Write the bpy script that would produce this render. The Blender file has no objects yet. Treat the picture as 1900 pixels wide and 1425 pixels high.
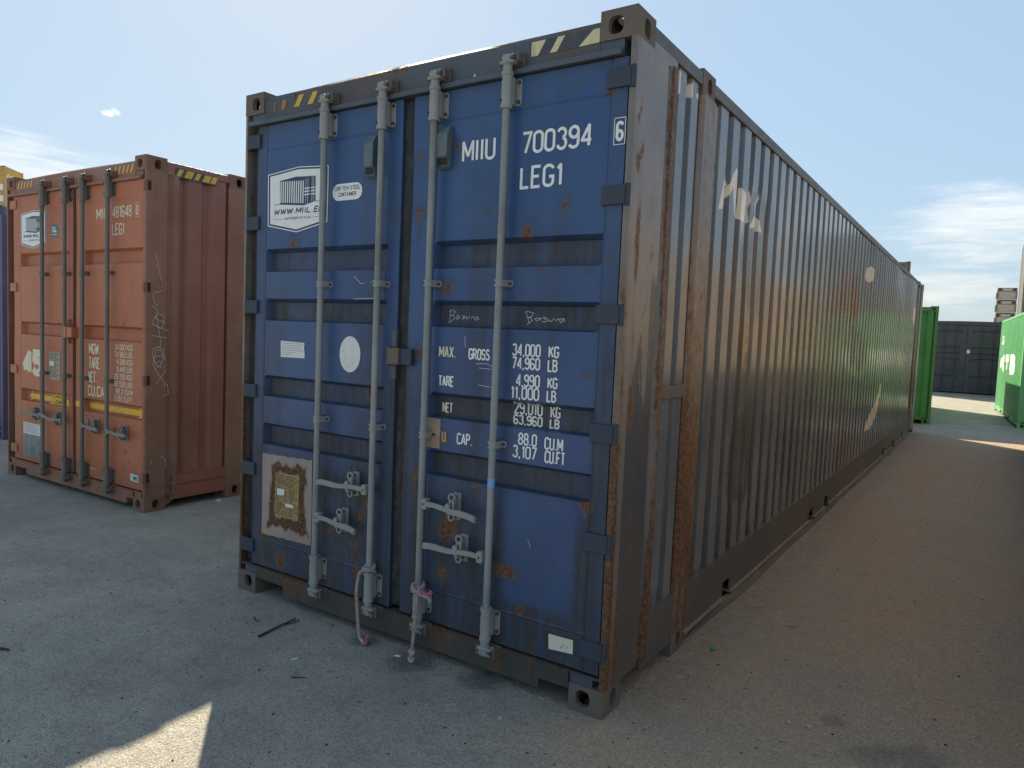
import bpy, bmesh, math, random
import numpy as np
from mathutils import Matrix, Vector
R = math.radians
random.seed(7)
S = bpy.context.scene
COL = S.collection

# ------------------------------------------------------------------ camera
M = np.array([[0.83186, 0.55334, 0.04190], [-0.07259, 0.03364, 0.99679], [-0.55257, 0.83071, -0.06825]])
CAM = (1.2494, -2.6574, 1.5886)
def make_camera():
    yaw, pit, rol = -0.5868, -0.0683, 0.0420
    f = Vector((math.sin(yaw)*math.cos(pit), math.cos(yaw)*math.cos(pit), math.sin(pit)))
    r = Vector((math.cos(yaw), -math.sin(yaw), 0)); u = r.cross(f)
    r2 = math.cos(rol)*r + math.sin(rol)*u; u2 = -math.sin(rol)*r + math.cos(rol)*u
    cd = bpy.data.cameras.new('camera'); co = bpy.data.objects.new('camera', cd); COL.objects.link(co)
    m = Matrix((r2, u2, -f)).transposed().to_4x4(); m.translation = Vector(CAM)
    co.matrix_world = m
    cd.sensor_width = 36; cd.lens = 1338.675/1900*36; cd.clip_start = 0.05; cd.clip_end = 3000
    S.camera = co
make_camera()

# ------------------------------------------------------------------ light
SUN_EL, SUN_AZ = 35.3, 50.2          # azimuth measured from +y towards -x
EXPOSURE = 1.92
SKY = 0.053
S.view_settings.view_transform = 'Standard'
try: S.view_settings.look = 'None'
except Exception: pass
S.view_settings.gamma = 1; S.view_settings.use_curve_mapping = False
S.view_settings.exposure = EXPOSURE

def nd(nt, typ, ins=None, **kw):
    n = nt.nodes.new(typ)
    for k, v in kw.items(): setattr(n, k, v)
    for k, v in (ins or {}).items():
        s = n.inputs[k]
        if hasattr(v, 'is_output') and v.is_output: nt.links.new(v, s)
        else: s.default_value = v
    return n
def mth(nt, op, a, b=0.0, c=None, clamp=False):
    d = {0: a, 1: b}
    if c is not None: d[2] = c
    return nd(nt, 'ShaderNodeMath', d, operation=op, use_clamp=clamp).outputs[0]
def sstep(nt, v, a, b, lo=0.0, hi=1.0):
    return nd(nt, 'ShaderNodeMapRange', {0: v, 1: a, 2: b, 3: lo, 4: hi}, interpolation_type='SMOOTHSTEP').outputs[0]
def mixc(nt, f, a, b):
    n = nt.nodes.new('ShaderNodeMix'); n.data_type = 'RGBA'
    for i, v in ((0, f), (6, a), (7, b)):
        s = n.inputs[i]
        if hasattr(v, 'is_output') and v.is_output: nt.links.new(v, s)
        else: s.default_value = v if i == 0 else (tuple(v)+(1,) if len(v) == 3 else v)
    return n.outputs[2]
def noise(nt, vec, scale, detail=6, rough=0.6, dist=0.0):
    return nd(nt, 'ShaderNodeTexNoise', {'Vector': vec, 'Scale': scale, 'Detail': detail, 'Roughness': rough, 'Distortion': dist}).outputs[0]
def vmul(nt, vec, s):
    return nd(nt, 'ShaderNodeVectorMath', {0: vec, 1: s}, operation='MULTIPLY').outputs[0]

def make_world():
    w = bpy.data.worlds.new('World'); S.world = w; w.use_nodes = True
    nt = w.node_tree; nt.nodes.clear()
    sky = nd(nt, 'ShaderNodeTexSky', sky_type='NISHITA', sun_disc=False, sun_elevation=R(SUN_EL), sun_rotation=R(-SUN_AZ))
    sky.air_density = 1.0; sky.dust_density = 0.7; sky.ozone_density = 1.2; sky.altitude = 0
    tc = nd(nt, 'ShaderNodeTexCoord').outputs['Generated']
    sp = nd(nt, 'ShaderNodeSeparateXYZ', {0: tc})
    x, y, z = sp.outputs
    az = mth(nt, 'ARCTAN2', mth(nt, 'MULTIPLY', x, -1.0), y)
    el = mth(nt, 'ARCSINE', z)
    P = nd(nt, 'ShaderNodeCombineXYZ', {0: az, 1: el, 2: 0.0}).outputs[0]
    def blob(a0, e0, sa, se):
        u = mth(nt, 'DIVIDE', mth(nt, 'SUBTRACT', az, R(a0)), R(sa)); v = mth(nt, 'DIVIDE', mth(nt, 'SUBTRACT', el, R(e0)), R(se))
        return mth(nt, 'EXPONENT', mth(nt, 'MULTIPLY', mth(nt, 'ADD', mth(nt, 'MULTIPLY', u, u), mth(nt, 'MULTIPLY', v, v)), -1.0))
    # long thin streaks of cirrus, flattened towards the horizon
    n1 = noise(nt, vmul(nt, P, (7.0, 42.0, 1)), 1.0, 9, 0.62, 0.6)
    n2 = noise(nt, vmul(nt, P, (11.0, 95.0, 1)), 1.0, 7, 0.6, 1.2)
    n3 = noise(nt, vmul(nt, P, (3.0, 9.0, 1)), 1.0, 4, 0.5, 0.3)
    streak = mth(nt, 'ADD', mth(nt, 'MULTIPLY', n1, 0.6), mth(nt, 'MULTIPLY', n2, 0.4))
    rb = mth(nt, 'MAXIMUM', mth(nt, 'MAXIMUM', blob(0.5, 8.4, 8.0, 3.6), blob(-9, 9, 9, 3.2)), mth(nt, 'MULTIPLY', blob(4.0, 4.5, 9.0, 3.0), 0.85))
    lb = mth(nt, 'MAXIMUM', blob(69, 9.2, 11, 3.0), blob(61, 7.0, 15, 3.6))
    wide = mth(nt, 'MULTIPLY', sstep(nt, n3, 0.45, 0.75), sstep(nt, el, R(3), R(16), 0.4, 0.16))
    cov = mth(nt, 'MAXIMUM', mth(nt, 'MAXIMUM', rb, lb), wide)
    cl = sstep(nt, mth(nt, 'ADD', mth(nt, 'MULTIPLY', cov, 0.60), mth(nt, 'MULTIPLY', streak, 1.05)), 0.80, 1.30)
    # one small cumulus scrap
    ns = noise(nt, vmul(nt, P, (95.0, 150.0, 1)), 1.0, 7, 0.65)
    sm = sstep(nt, mth(nt, 'ADD', mth(nt, 'MULTIPLY', blob(62.85, 13.62, 0.95, 0.5), 0.55), mth(nt, 'MULTIPLY', ns, 1.1)), 0.92, 1.14)
    cl = mth(nt, 'MAXIMUM', cl, sm)
    # thin high veil that pales the blue
    lum = nd(nt, 'ShaderNodeRGBToBW', {0: sky.outputs[0]}).outputs[0]
    comp = mth(nt, 'DIVIDE', 1.0, mth(nt, 'ADD', 1.0, mth(nt, 'DIVIDE', lum, 6.5)))
    skyk = nd(nt, 'ShaderNodeVectorMath', {0: sky.outputs[0], 3: comp}, operation='SCALE').outputs[0]
    skyc = mixc(nt, 0.52, skyk, (2.75, 3.8, 4.75))
    cloudc = mixc(nt, sstep(nt, el, R(2), R(14)), (5.7, 5.35, 4.75), (5.2, 5.5, 5.7))
    c = mixc(nt, mth(nt, 'MULTIPLY', cl, 0.92), skyc, cloudc)
    bg = nd(nt, 'ShaderNodeBackground', {'Color': c, 'Strength': SKY})
    out = nd(nt, 'ShaderNodeOutputWorld'); nt.links.new(bg.outputs[0], out.inputs[0])
make_world()

def make_sun():
    l = bpy.data.lights.new('sun', 'SUN'); l.energy = 2.9; l.angle = R(0.53); l.color = (1.0, 0.88, 0.66)
    o = bpy.data.objects.new('sun', l); COL.objects.link(o)
    e, a = R(SUN_EL), R(SUN_AZ)
    d = Vector((-math.sin(a)*math.cos(e), math.cos(a)*math.cos(e), math.sin(e)))
    o.rotation_euler = d.to_track_quat('Z', 'Y').to_euler(); o.location = (-20, 20, 30)
make_sun()

# ------------------------------------------------------------------ helpers
def tag(o, label=None, cat=None, group=None, kind=None):
    if label: o['label'] = label
    if cat: o['category'] = cat
    if group: o['group'] = group
    if kind: o['kind'] = kind
    return o
def empty(name, loc=(0, 0, 0), rz=0.0):
    o = bpy.data.objects.new(name, None); COL.objects.link(o)
    o.location = loc; o.rotation_euler = (0, 0, rz); o.empty_display_size = 0.2
    return o
def link(name, me, parent=None, loc=None, scale=None, rz=None):
    o = bpy.data.objects.new(name, me); COL.objects.link(o)
    if parent: o.parent = parent
    if loc: o.location = loc
    if scale: o.scale = scale
    if rz: o.rotation_euler = (0, 0, rz)
    return o
def children(o): return list(o.children)
def copy_tree(o, parent=None):
    c = o.copy(); COL.objects.link(c); c.parent = parent
    for ch in children(o): copy_tree(ch, c)
    return c

class MB:
    """collects geometry; build() links it as one mesh object"""
    def __init__(self): self.v = []; self.f = []; self.mi = []; self.cur = 0
    def add(self, vs, fs):
        b = len(self.v); self.v += [tuple(p) for p in vs]; self.f += [tuple(i+b for i in f) for f in fs]; self.mi += [self.cur]*len(fs); return self
    def box(self, x0, x1, y0, y1, z0, z1):
        x0, x1 = min(x0, x1), max(x0, x1); y0, y1 = min(y0, y1), max(y0, y1); z0, z1 = min(z0, z1), max(z0, z1)
        return self.add([(x, y, z) for z in (z0, z1) for y in (y0, y1) for x in (x0, x1)],
            [(0, 2, 3, 1), (4, 5, 7, 6), (0, 1, 5, 4), (2, 6, 7, 3), (0, 4, 6, 2), (1, 3, 7, 5)])
    def tube(self, pts, r, n=10, caps=True):
        pts = [Vector(p) for p in pts]; rs = r if isinstance(r, (list, tuple)) else [r]*len(pts)
        vs = []; up = None
        for i, p in enumerate(pts):
            t = (pts[min(i+1, len(pts)-1)]-pts[max(i-1, 0)]).normalized()
            if up is None: up = Vector((0, 0, 1)) if abs(t.z) < 0.9 else Vector((0, 1, 0))
            a = t.cross(up).normalized(); b = a.cross(t).normalized(); up = b
            for k in range(n):
                an = 2*math.pi*k/n; vs.append(p+(a*math.cos(an)+b*math.sin(an))*rs[i])
        fs = [(i*n+k, i*n+(k+1) % n, (i+1)*n+(k+1) % n, (i+1)*n+k) for i in range(len(pts)-1) for k in range(n)]
        if caps: fs += [tuple(range(n))[::-1], tuple(range((len(pts)-1)*n, len(pts)*n))]
        return self.add(vs, fs)
    def prism(self, poly, fn, d0, d1, caps=True):
        """poly: 2-D outline; fn(a,b,d)->xyz ; extruded d0..d1"""
        n = len(poly)
        vs = [fn(a, b, d0) for a, b in poly]+[fn(a, b, d1) for a, b in poly]
        fs = [(i, (i+1) % n, (i+1) % n+n, i+n) for i in range(n)]
        if caps: fs += [tuple(range(n))[::-1], tuple(range(n, 2*n))]
        return self.add(vs, fs)
    def grid(self, nu, nv, fn):
        vs = [fn(i, j) for j in range(nv) for i in range(nu)]
        return self.add(vs, [(j*nu+i, j*nu+i+1, (j+1)*nu+i+1, (j+1)*nu+i) for j in range(nv-1) for i in range(nu-1)])
    def poly(self, pts):
        return self.add(pts, [tuple(range(len(pts)))])
    def mesh(self, name, mats, smooth=False, bevel=0.0, wear=None, wear2=None, fix=True):
        me = bpy.data.meshes.new(name); me.from_pydata(self.v, [], self.f)
        for m in (mats if isinstance(mats, (list, tuple)) else [mats]): me.materials.append(m)
        if any(self.mi): me.polygons.foreach_set('material_index', self.mi)
        if fix or bevel:
            bm = bmesh.new(); bm.from_mesh(me)
            if fix: bmesh.ops.recalc_face_normals(bm, faces=bm.faces)
            if bevel:
                es = [e for e in bm.edges if len(e.link_faces) == 2 and e.calc_face_angle(0) > 0.6]
                bmesh.ops.bevel(bm, geom=es, offset=bevel, segments=2, profile=0.6, affect='EDGES', clamp_overlap=True)
            bm.to_mesh(me); bm.free()
        if smooth:
            me.polygons.foreach_set('use_smooth', [True]*len(me.polygons))
            if smooth != 'all':
                try: me.set_sharp_from_angle(angle=R(40))
                except Exception: pass
        for nm, fn in (('wear', wear), ('wear2', wear2)):
            if fn is None: continue
            co = np.empty(len(me.vertices)*3, np.float32); me.vertices.foreach_get('co', co); co = co.reshape(-1, 3)
            r, g, b = fn(co); at = me.attributes.new(nm, 'FLOAT_COLOR', 'POINT')
            c = np.ones((len(co), 4), np.float32); c[:, 0] = r; c[:, 1] = g; c[:, 2] = b
            at.data.foreach_set('color', c.ravel())
        me.update(); return me
    def build(self, name, mats, parent=None, label=None, **kw):
        o = link(name, self.mesh(name, mats, **kw), parent)
        if label: o['label'] = label
        return o

def vnoise(p, freq, seed=0):
    """cheap numpy value noise, p (n,k) -> 0..1"""
    p = np.asarray(p, float)*np.asarray(freq, float)
    if p.shape[1] == 2: p = np.c_[p, np.zeros(len(p))]
    i = np.floor(p).astype(np.int64); f = p-i; f = f*f*(3-2*f)
    def h(a, b, c):
        n = (a*374761393+b*668265263+c*2147483647+seed*974634777) & 0xffffffff
        n = ((n ^ (n >> 13))*1274126177) & 0xffffffff
        return ((n ^ (n >> 16)) & 0xffff)/65535.0
    o = 0
    for dx in (0, 1):
        for dy in (0, 1):
            for dz in (0, 1):
                w = (f[:, 0] if dx else 1-f[:, 0])*(f[:, 1] if dy else 1-f[:, 1])*(f[:, 2] if dz else 1-f[:, 2])
                o = o+w*h(i[:, 0]+dx, i[:, 1]+dy, i[:, 2]+dz)
    return o
def sst(v, a, b):
    t = np.clip((v-a)/(b-a), 0.0, 1.0); return t*t*(3-2*t)
def poly_sd(px, py, poly):
    """signed distance, positive inside"""
    d = np.full(px.shape, 1e9); ins = np.zeros(px.shape, bool); n = len(poly)
    for i in range(n):
        x0, y0 = poly[i]; x1, y1 = poly[(i+1) % n]
        ex, ey = x1-x0, y1-y0; wx, wy = px-x0, py-y0
        t = np.clip((wx*ex+wy*ey)/(ex*ex+ey*ey+1e-12), 0, 1)
        d = np.minimum(d, np.hypot(wx-ex*t, wy-ey*t))
        c = ((y0 > py) != (y1 > py)) & (px < (x1-x0)*(py-y0)/((y1-y0) if abs(y1-y0) > 1e-12 else 1e-12)+x0)
        ins ^= c
    return np.where(ins, d, -d)

# ------------------------------------------------------------------ materials
def new_mat(name):
    m = bpy.data.materials.new(name); m.use_nodes = True; nt = m.node_tree; nt.nodes.clear()
    b = nd(nt, 'ShaderNodeBsdfPrincipled'); o = nd(nt, 'ShaderNodeOutputMaterial'); nt.links.new(b.outputs[0], o.inputs[0])
    return m, nt, b
def paint(name, col, fade, grime=(0.085, 0.072, 0.055), rust=0.0, grime0=0.0, alt=(0.62, 0.5, 0.36), alt2=None, rough=0.5, streak=0.35, fadeamt=1.0, spec=0.5, bump=0.25, along='z', dull=0.35, sv=None):
    m, nt, b = new_mat(name)
    tc = nd(nt, 'ShaderNodeTexCoord').outputs['Object']
    at = nd(nt, 'ShaderNodeAttribute', attribute_name='wear').outputs['Color']
    sp = nd(nt, 'ShaderNodeSeparateColor', {0: at}); aR, aG, aB = sp.outputs[0], sp.outputs[1], sp.outputs[2]
    n1 = noise(nt, tc, 1.7, 6, 0.66); n2 = noise(nt, tc, 15.0, 6, 0.68); n4 = noise(nt, tc, 55.0, 3, 0.65)
    sv = sv or {'z': (26.0, 26.0, 1.1), 'h': (1.2, 26.0, 26.0), 'y': (26.0, 1.2, 26.0)}[along]
    n3 = noise(nt, vmul(nt, tc, sv), 1.0, 4, 0.62)
    c = mixc(nt, mth(nt, 'MULTIPLY', sstep(nt, n1, 0.32, 0.70), fadeamt), col, fade)
    # faint vertical runs in the paint
    c = mixc(nt, mth(nt, 'MULTIPLY', sstep(nt, n3, 0.5, 0.72), 0.25), c, fade)
    # painted patches, crisp but slightly ragged edges
    pm = sstep(nt, mth(nt, 'ADD', aB, mth(nt, 'MULTIPLY', mth(nt, 'SUBTRACT', n2, 0.5), 0.14)), 0.46, 0.54)
    c = mixc(nt, pm, c, alt)
    if alt2 is not None:
        a2 = nd(nt, 'ShaderNodeAttribute', attribute_name='wear2').outputs['Color']
        s2 = nd(nt, 'ShaderNodeSeparateColor', {0: a2})
        p2 = sstep(nt, mth(nt, 'ADD', s2.outputs[0], mth(nt, 'MULTIPLY', mth(nt, 'SUBTRACT', n2, 0.5), 0.25)), 0.40, 0.6)
        c = mixc(nt, mth(nt, 'MULTIPLY', p2, sstep(nt, n3, 0.25, 0.65, 0.45, 0.85)), c, alt2)
    # dust and dirt
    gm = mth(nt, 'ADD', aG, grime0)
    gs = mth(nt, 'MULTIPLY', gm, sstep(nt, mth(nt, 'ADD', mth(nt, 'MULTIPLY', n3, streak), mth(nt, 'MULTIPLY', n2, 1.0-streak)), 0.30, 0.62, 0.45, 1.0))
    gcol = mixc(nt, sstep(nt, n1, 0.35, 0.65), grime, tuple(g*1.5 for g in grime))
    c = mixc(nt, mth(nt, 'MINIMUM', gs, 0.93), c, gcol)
    # rust: stained halo, then scabs
    t = mth(nt, 'ADD', mth(nt, 'ADD', aR, rust), mth(nt, 'ADD', mth(nt, 'MULTIPLY', mth(nt, 'SUBTRACT', n2, 0.5), 0.75), mth(nt, 'MULTIPLY', mth(nt, 'SUBTRACT', n3, 0.5), 0.85)))
    halo = sstep(nt, t, 0.30, 0.62); scab = sstep(nt, t, 0.50, 0.66)
    c = mixc(nt, mth(nt, 'MULTIPLY', halo, 0.55), c, (0.16, 0.085, 0.04))
    rcol = mixc(nt, sstep(nt, n4, 0.36, 0.66), (0.052, 0.028, 0.018), (0.190, 0.082, 0.034))
    rcol = mixc(nt, sstep(nt, n2, 0.52, 0.75), rcol, (0.15, 0.075, 0.045))
    c = mixc(nt, scab, c, rcol)
    # small chips
    ch = nd(nt, 'ShaderNodeTexVoronoi', {'Vector': tc, 'Scale': 22.0, 'Randomness': 1.0}).outputs['Distance']
    chip = mth(nt, 'MULTIPLY', sstep(nt, ch, 0.09, 0.05), sstep(nt, n1, 0.52, 0.60))
    c = mixc(nt, mth(nt, 'MULTIPLY', chip, 0.8), c, (0.09, 0.045, 0.025))
    nt.links.new(c, b.inputs['Base Color'])
    rg = mth(nt, 'ADD', mth(nt, 'MULTIPLY', mth(nt, 'SUBTRACT', n2, 0.5), 0.25), rough)
    rg = mth(nt, 'ADD', rg, mth(nt, 'MULTIPLY', mth(nt, 'MAXIMUM', scab, mth(nt, 'MULTIPLY', gs, 0.8)), dull), clamp=True)
    nt.links.new(rg, b.inputs['Roughness'])
    b.inputs['Specular IOR Level'].default_value = spec
    hgt = mth(nt, 'ADD', mth(nt, 'MULTIPLY', n4, mth(nt, 'ADD', mth(nt, 'MULTIPLY', scab, 0.8), 0.12)), mth(nt, 'MULTIPLY', n1, 1.2))
    bp = nd(nt, 'ShaderNodeBump', {'Height': hgt, 'Strength': bump, 'Distance': 0.006})
    nt.links.new(bp.outputs[0], b.inputs['Normal'])
    return m
def plain(name, col, rough=0.6, metal=0.0, var=0.25, scale=20.0, dirt=(0.06, 0.05, 0.04), dirtamt=0.35, bump=0.15):
    m, nt, b = new_mat(name)
    tc = nd(nt, 'ShaderNodeTexCoord').outputs['Object']
    n1 = noise(nt, tc, scale, 6, 0.65); n2 = noise(nt, vmul(nt, tc, (30, 30, 2.0)), 1.0, 5, 0.6)
    c = mixc(nt, sstep(nt, n1, 0.3, 0.7), tuple(x*(1-var) for x in col), tuple(min(1, x*(1+var)) for x in col))
    c = mixc(nt, mth(nt, 'MULTIPLY', sstep(nt, mth(nt, 'ADD', mth(nt, 'MULTIPLY', n1, 0.5), mth(nt, 'MULTIPLY', n2, 0.5)), 0.48, 0.66), dirtamt), c, dirt)
    nt.links.new(c, b.inputs['Base Color']); b.inputs['Roughness'].default_value = rough; b.inputs['Metallic'].default_value = metal
    bp = nd(nt, 'ShaderNodeBump', {'Height': n1, 'Strength': bump, 'Distance': 0.003}); nt.links.new(bp.outputs[0], b.inputs['Normal'])
    return m

MAT = {}
BR = (0.105, 0.088, 0.068)
MAT['blue_door'] = paint('blue_door_paint', (0.024, 0.068, 0.190), (0.036, 0.090, 0.215), grime=(0.033, 0.029, 0.022), rough=0.38, streak=0.65)
MAT['blue_hinge'] = paint('blue_hinge_paint', (0.022, 0.046, 0.092), (0.036, 0.056, 0.09), grime=(0.038, 0.034, 0.028), grime0=0.5, rust=0.10, rough=0.55)
MAT['blue_frame'] = paint('blue_frame_paint', (0.055, 0.085, 0.130), (0.085, 0.100, 0.12), grime=(0.060, 0.046, 0.032), rust=0.10, grime0=0.18, rough=0.5, streak=0.6)
MAT['blue_sill'] = paint('dirty_sill_paint', (0.048, 0.058, 0.068), (0.068, 0.068, 0.064), grime=(0.050, 0.039, 0.028), rust=0.14, grime0=0.35, rough=0.6, streak=0.7)
MAT['blue_post'] = paint('blue_post_paint', (0.165, 0.160, 0.178), (0.255, 0.215, 0.180), grime=(0.085, 0.062, 0.040), rust=0.08, grime0=0.10, alt=(0.050, 0.064, 0.082), rough=0.38, streak=0.6, dull=0.2, sv=(17.0, 17.0, 2.0))
MAT['blue_side'] = paint('blue_side_paint', (0.110, 0.128, 0.160), (0.190, 0.190, 0.186), grime=(0.034, 0.030, 0.025), rust=-0.02, grime0=0.0, alt=(0.66, 0.55, 0.42), rough=0.17, streak=0.9, dull=0.2, bump=0.08)  # dark grime colour also carries the painted shade of the rib slopes
MAT['blue_rail'] = paint('blue_rail_paint', (0.060, 0.068, 0.078), (0.085, 0.083, 0.078), grime=(0.080, 0.068, 0.050), rust=0.05, grime0=0.45, rough=0.40, along='y')
MAT['casting_blue'] = paint('rusty_casting', (0.105, 0.090, 0.076), (0.150, 0.118, 0.092), grime=(0.100, 0.078, 0.058), rust=0.26, grime0=0.4, rough=0.65)
MAT['galv'] = paint('galvanised_rod', (0.245, 0.268, 0.275), (0.325, 0.340, 0.335), grime=(0.115, 0.100, 0.08), grime0=0.25, rust=0.02, rough=0.48, spec=0.5)
MAT['galv_grip'] = paint('worn_galvanised_fitting', (0.27, 0.285, 0.285), (0.38, 0.38, 0.355), grime=(0.12, 0.098, 0.075), grime0=0.34, rust=0.12, rough=0.55)
MAT['red_door'] = paint('red_oxide_door_paint', (0.43, 0.128, 0.056), (0.47, 0.160, 0.080), grime=(0.20, 0.095, 0.055), rough=0.48, streak=0.7, rust=-0.01)
MAT['red_frame'] = paint('red_oxide_frame_paint', (0.27, 0.105, 0.065), (0.32, 0.150, 0.098), grime=(0.17, 0.10, 0.065), rust=0.08, grime0=0.28, rough=0.5)
MAT['red_side'] = paint('red_oxide_side_paint', (0.265, 0.088, 0.060), (0.31, 0.118, 0.084), grime=(0.17, 0.088, 0.058), rust=0.0, grime0=0.15, rough=0.40, streak=0.8)
MAT['casting_red'] = paint('red_casting', (0.20, 0.09, 0.06), (0.24, 0.12, 0.08), grime=(0.15, 0.09, 0.06), rust=0.18, grime0=0.4, rough=0.65)
MAT['dark_rod'] = paint('dark_greasy_rod', (0.125, 0.120, 0.110), (0.185, 0.175, 0.155), grime=(0.13, 0.10, 0.075), grime0=0.30, rust=0.02, rough=0.42)
MAT['dark_grip'] = paint('worn_handle_steel', (0.22, 0.215, 0.20), (0.30, 0.29, 0.26), grime=(0.12, 0.10, 0.08), grime0=0.3, rust=0.05, rough=0.5)
MAT['rubber'] = plain('rubber_gasket', (0.028, 0.028, 0.030), 0.75, var=0.35, dirt=(0.085, 0.07, 0.05), dirtamt=0.45)
MAT['dark_hole'] = plain('unlit_steel', (0.020, 0.018, 0.016), 0.9)
MAT['bolt'] = plain('bolt_steel', (0.06, 0.045, 0.035), 0.7, var=0.4)
MAT['white'] = plain('white_vinyl', (0.78, 0.79, 0.78), 0.45, var=0.04, dirtamt=0.06, bump=0.03)
MAT['navy'] = plain('navy_vinyl', (0.022, 0.035, 0.10), 0.45, var=0.1, dirtamt=0.1, bump=0.02)
MAT['letter'] = plain('white_lettering', (0.80, 0.80, 0.77), 0.5, var=0.08, scale=45, dirt=(0.30, 0.30, 0.30), dirtamt=0.35, bump=0.02)
MAT['cream_letter'] = plain('cream_lettering', (0.72, 0.66, 0.50), 0.5, var=0.08, dirt=(0.40, 0.25, 0.15), dirtamt=0.3, bump=0.02)
MAT['rusty_letter'] = plain('rust_stained_lettering', (0.50, 0.36, 0.16), 0.6, var=0.2, bump=0.02)
MAT['black_ink'] = plain('black_ink', (0.03, 0.03, 0.03), 0.6, bump=0.02)
MAT['chalk'] = plain('pale_scratch', (0.55, 0.57, 0.58), 0.8, var=0.2)
MAT['tan_scratch'] = plain('tan_scratch', (0.38, 0.31, 0.22), 0.8, var=0.2)
MAT['yellow'] = plain('yellow_tape', (0.62, 0.40, 0.045), 0.45, var=0.1, dirt=(0.3, 0.2, 0.08), dirtamt=0.4)
MAT['arrow_yellow'] = plain('bright_yellow_vinyl', (0.78, 0.46, 0.025), 0.4, var=0.08, dirtamt=0.08, bump=0.02)
MAT['pale_yellow'] = plain('faded_yellow_tape', (0.62, 0.56, 0.34), 0.5, var=0.1, dirt=(0.25, 0.18, 0.1), dirtamt=0.5)
MAT['orange_tape'] = plain('orange_tape_remnant', (0.38, 0.15, 0.05), 0.6, var=0.3)
MAT['black_tape'] = plain('dark_tape', (0.055, 0.06, 0.07), 0.5, dirtamt=0.4)
MAT['pink_primer'] = paint('pinkish_primer', (0.30, 0.25, 0.24), (0.36, 0.30, 0.28), grime=(0.26, 0.18, 0.12), rust=-0.15, grime0=0.15, rough=0.7)
MAT['tan_primer'] = plain('tan_primer', (0.33, 0.235, 0.165), 0.7, var=0.15)
MAT['brass'] = plain('tarnished_plate', (0.34, 0.24, 0.085), 0.6, metal=0.0, var=0.5, scale=28, dirt=(0.10, 0.055, 0.028), dirtamt=0.8)
MAT['grey_plate'] = plain('grey_data_plate', (0.36, 0.33, 0.24), 0.5, var=0.15, scale=60)
MAT['paper'] = plain('white_paper', (0.70, 0.71, 0.70), 0.8, var=0.05, dirtamt=0.1, bump=0.05)
MAT['cream_paper'] = plain('cream_paper', (0.66, 0.64, 0.50), 0.7, var=0.05, dirtamt=0.12, bump=0.05)
MAT['blue_tape'] = plain('light_blue_tape', (0.16, 0.38, 0.60), 0.6, var=0.15)
MAT['teal'] = plain('teal_sticker', (0.045, 0.20, 0.24), 0.5, var=0.1)
MAT['worn_film'] = plain('worn_film', (0.20, 0.23, 0.235), 0.4, var=0.4, scale=9, dirt=(0.07, 0.08, 0.085), dirtamt=0.7)
MAT['vent_plastic'] = plain('grey_vent_plastic', (0.10, 0.135, 0.155), 0.5, var=0.2, dirt=(0.14, 0.12, 0.09), dirtamt=0.5)
MAT['rope'] = plain('pinkish_rope', (0.40, 0.30, 0.305), 0.95, var=0.35, scale=70, dirt=(0.12, 0.09, 0.08), dirtamt=0.6)
MAT['rope_red'] = plain('faded_red_rope', (0.42, 0.13, 0.17), 0.9, var=0.3, scale=90)
MAT['wood'] = plain('dark_dry_wood', (0.045, 0.040, 0.036), 0.9, var=0.4)
MAT['stone'] = plain('grey_stone', (0.34, 0.33, 0.30), 0.9, var=0.25)
MAT['dark_stone'] = plain('dark_stone', (0.045, 0.04, 0.036), 0.9, var=0.3)
MAT['green_plastic'] = plain('green_plastic', (0.04, 0.30, 0.10), 0.35, var=0.1, dirtamt=0.1)
MAT['chip_card'] = plain('grey_wood_chip', (0.33, 0.28, 0.22), 0.9, var=0.2)
MAT['green_near'] = paint('green_wall_paint', (0.040, 0.22, 0.040), (0.06, 0.27, 0.06), grime=(0.08, 0.15, 0.05), rust=-0.05, grime0=0.1, rough=0.5)
MAT['green_far'] = paint('light_green_paint', (0.09, 0.36, 0.13), (0.13, 0.42, 0.18), grime=(0.12, 0.22, 0.10), rust=-0.08, grime0=0.1, rough=0.5)
MAT['green_frame'] = paint('green_frame_paint', (0.05, 0.22, 0.045), (0.09, 0.22, 0.06), grime=(0.10, 0.12, 0.05), rust=0.08, grime0=0.25, rough=0.55)
MAT['charcoal'] = paint('charcoal_paint', (0.055, 0.062, 0.078), (0.072, 0.076, 0.088), grime=(0.09, 0.08, 0.07), rust=-0.15, grime0=0.1, rough=0.5)
MAT['far_blue'] = paint('deep_blue_paint', (0.045, 0.055, 0.16), (0.065, 0.075, 0.175), grime=(0.09, 0.08, 0.09), rust=0.0, grime0=0.15, rough=0.45)
MAT['ash'] = paint('ash_grey_paint', (0.15, 0.145, 0.13), (0.20, 0.19, 0.165), grime=(0.15, 0.125, 0.095), rust=0.02, grime0=0.25, rough=0.55)
MAT['amber'] = paint('amber_paint', (0.60, 0.33, 0.03), (0.66, 0.40, 0.06), grime=(0.35, 0.22, 0.09), rust=-0.05, grime0=0.12, rough=0.5)
MAT['amber_frame'] = paint('faded_amber_frame', (0.42, 0.28, 0.14), (0.46, 0.33, 0.2), grime=(0.3, 0.2, 0.12), rust=0.0, grime0=0.2, rough=0.55)
MAT['orange_wall'] = paint('orange_wall_paint', (0.41, 0.29, 0.175), (0.47, 0.35, 0.225), grime=(0.28, 0.20, 0.13), rust=0.05, grime0=0.15, rough=0.5)
MAT['pale_steel'] = plain('pale_steel', (0.45, 0.42, 0.36), 0.6, var=0.15, scale=6)
MAT['tan_board'] = plain('tan_board', (0.44, 0.37, 0.28), 0.7, var=0.2, scale=5)
MAT['rack_steel'] = plain('dark_rack_steel', (0.16, 0.15, 0.14), 0.6, var=0.2, scale=5)
MAT['dull_green'] = plain('dull_green_paint', (0.05, 0.09, 0.055), 0.6)

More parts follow.
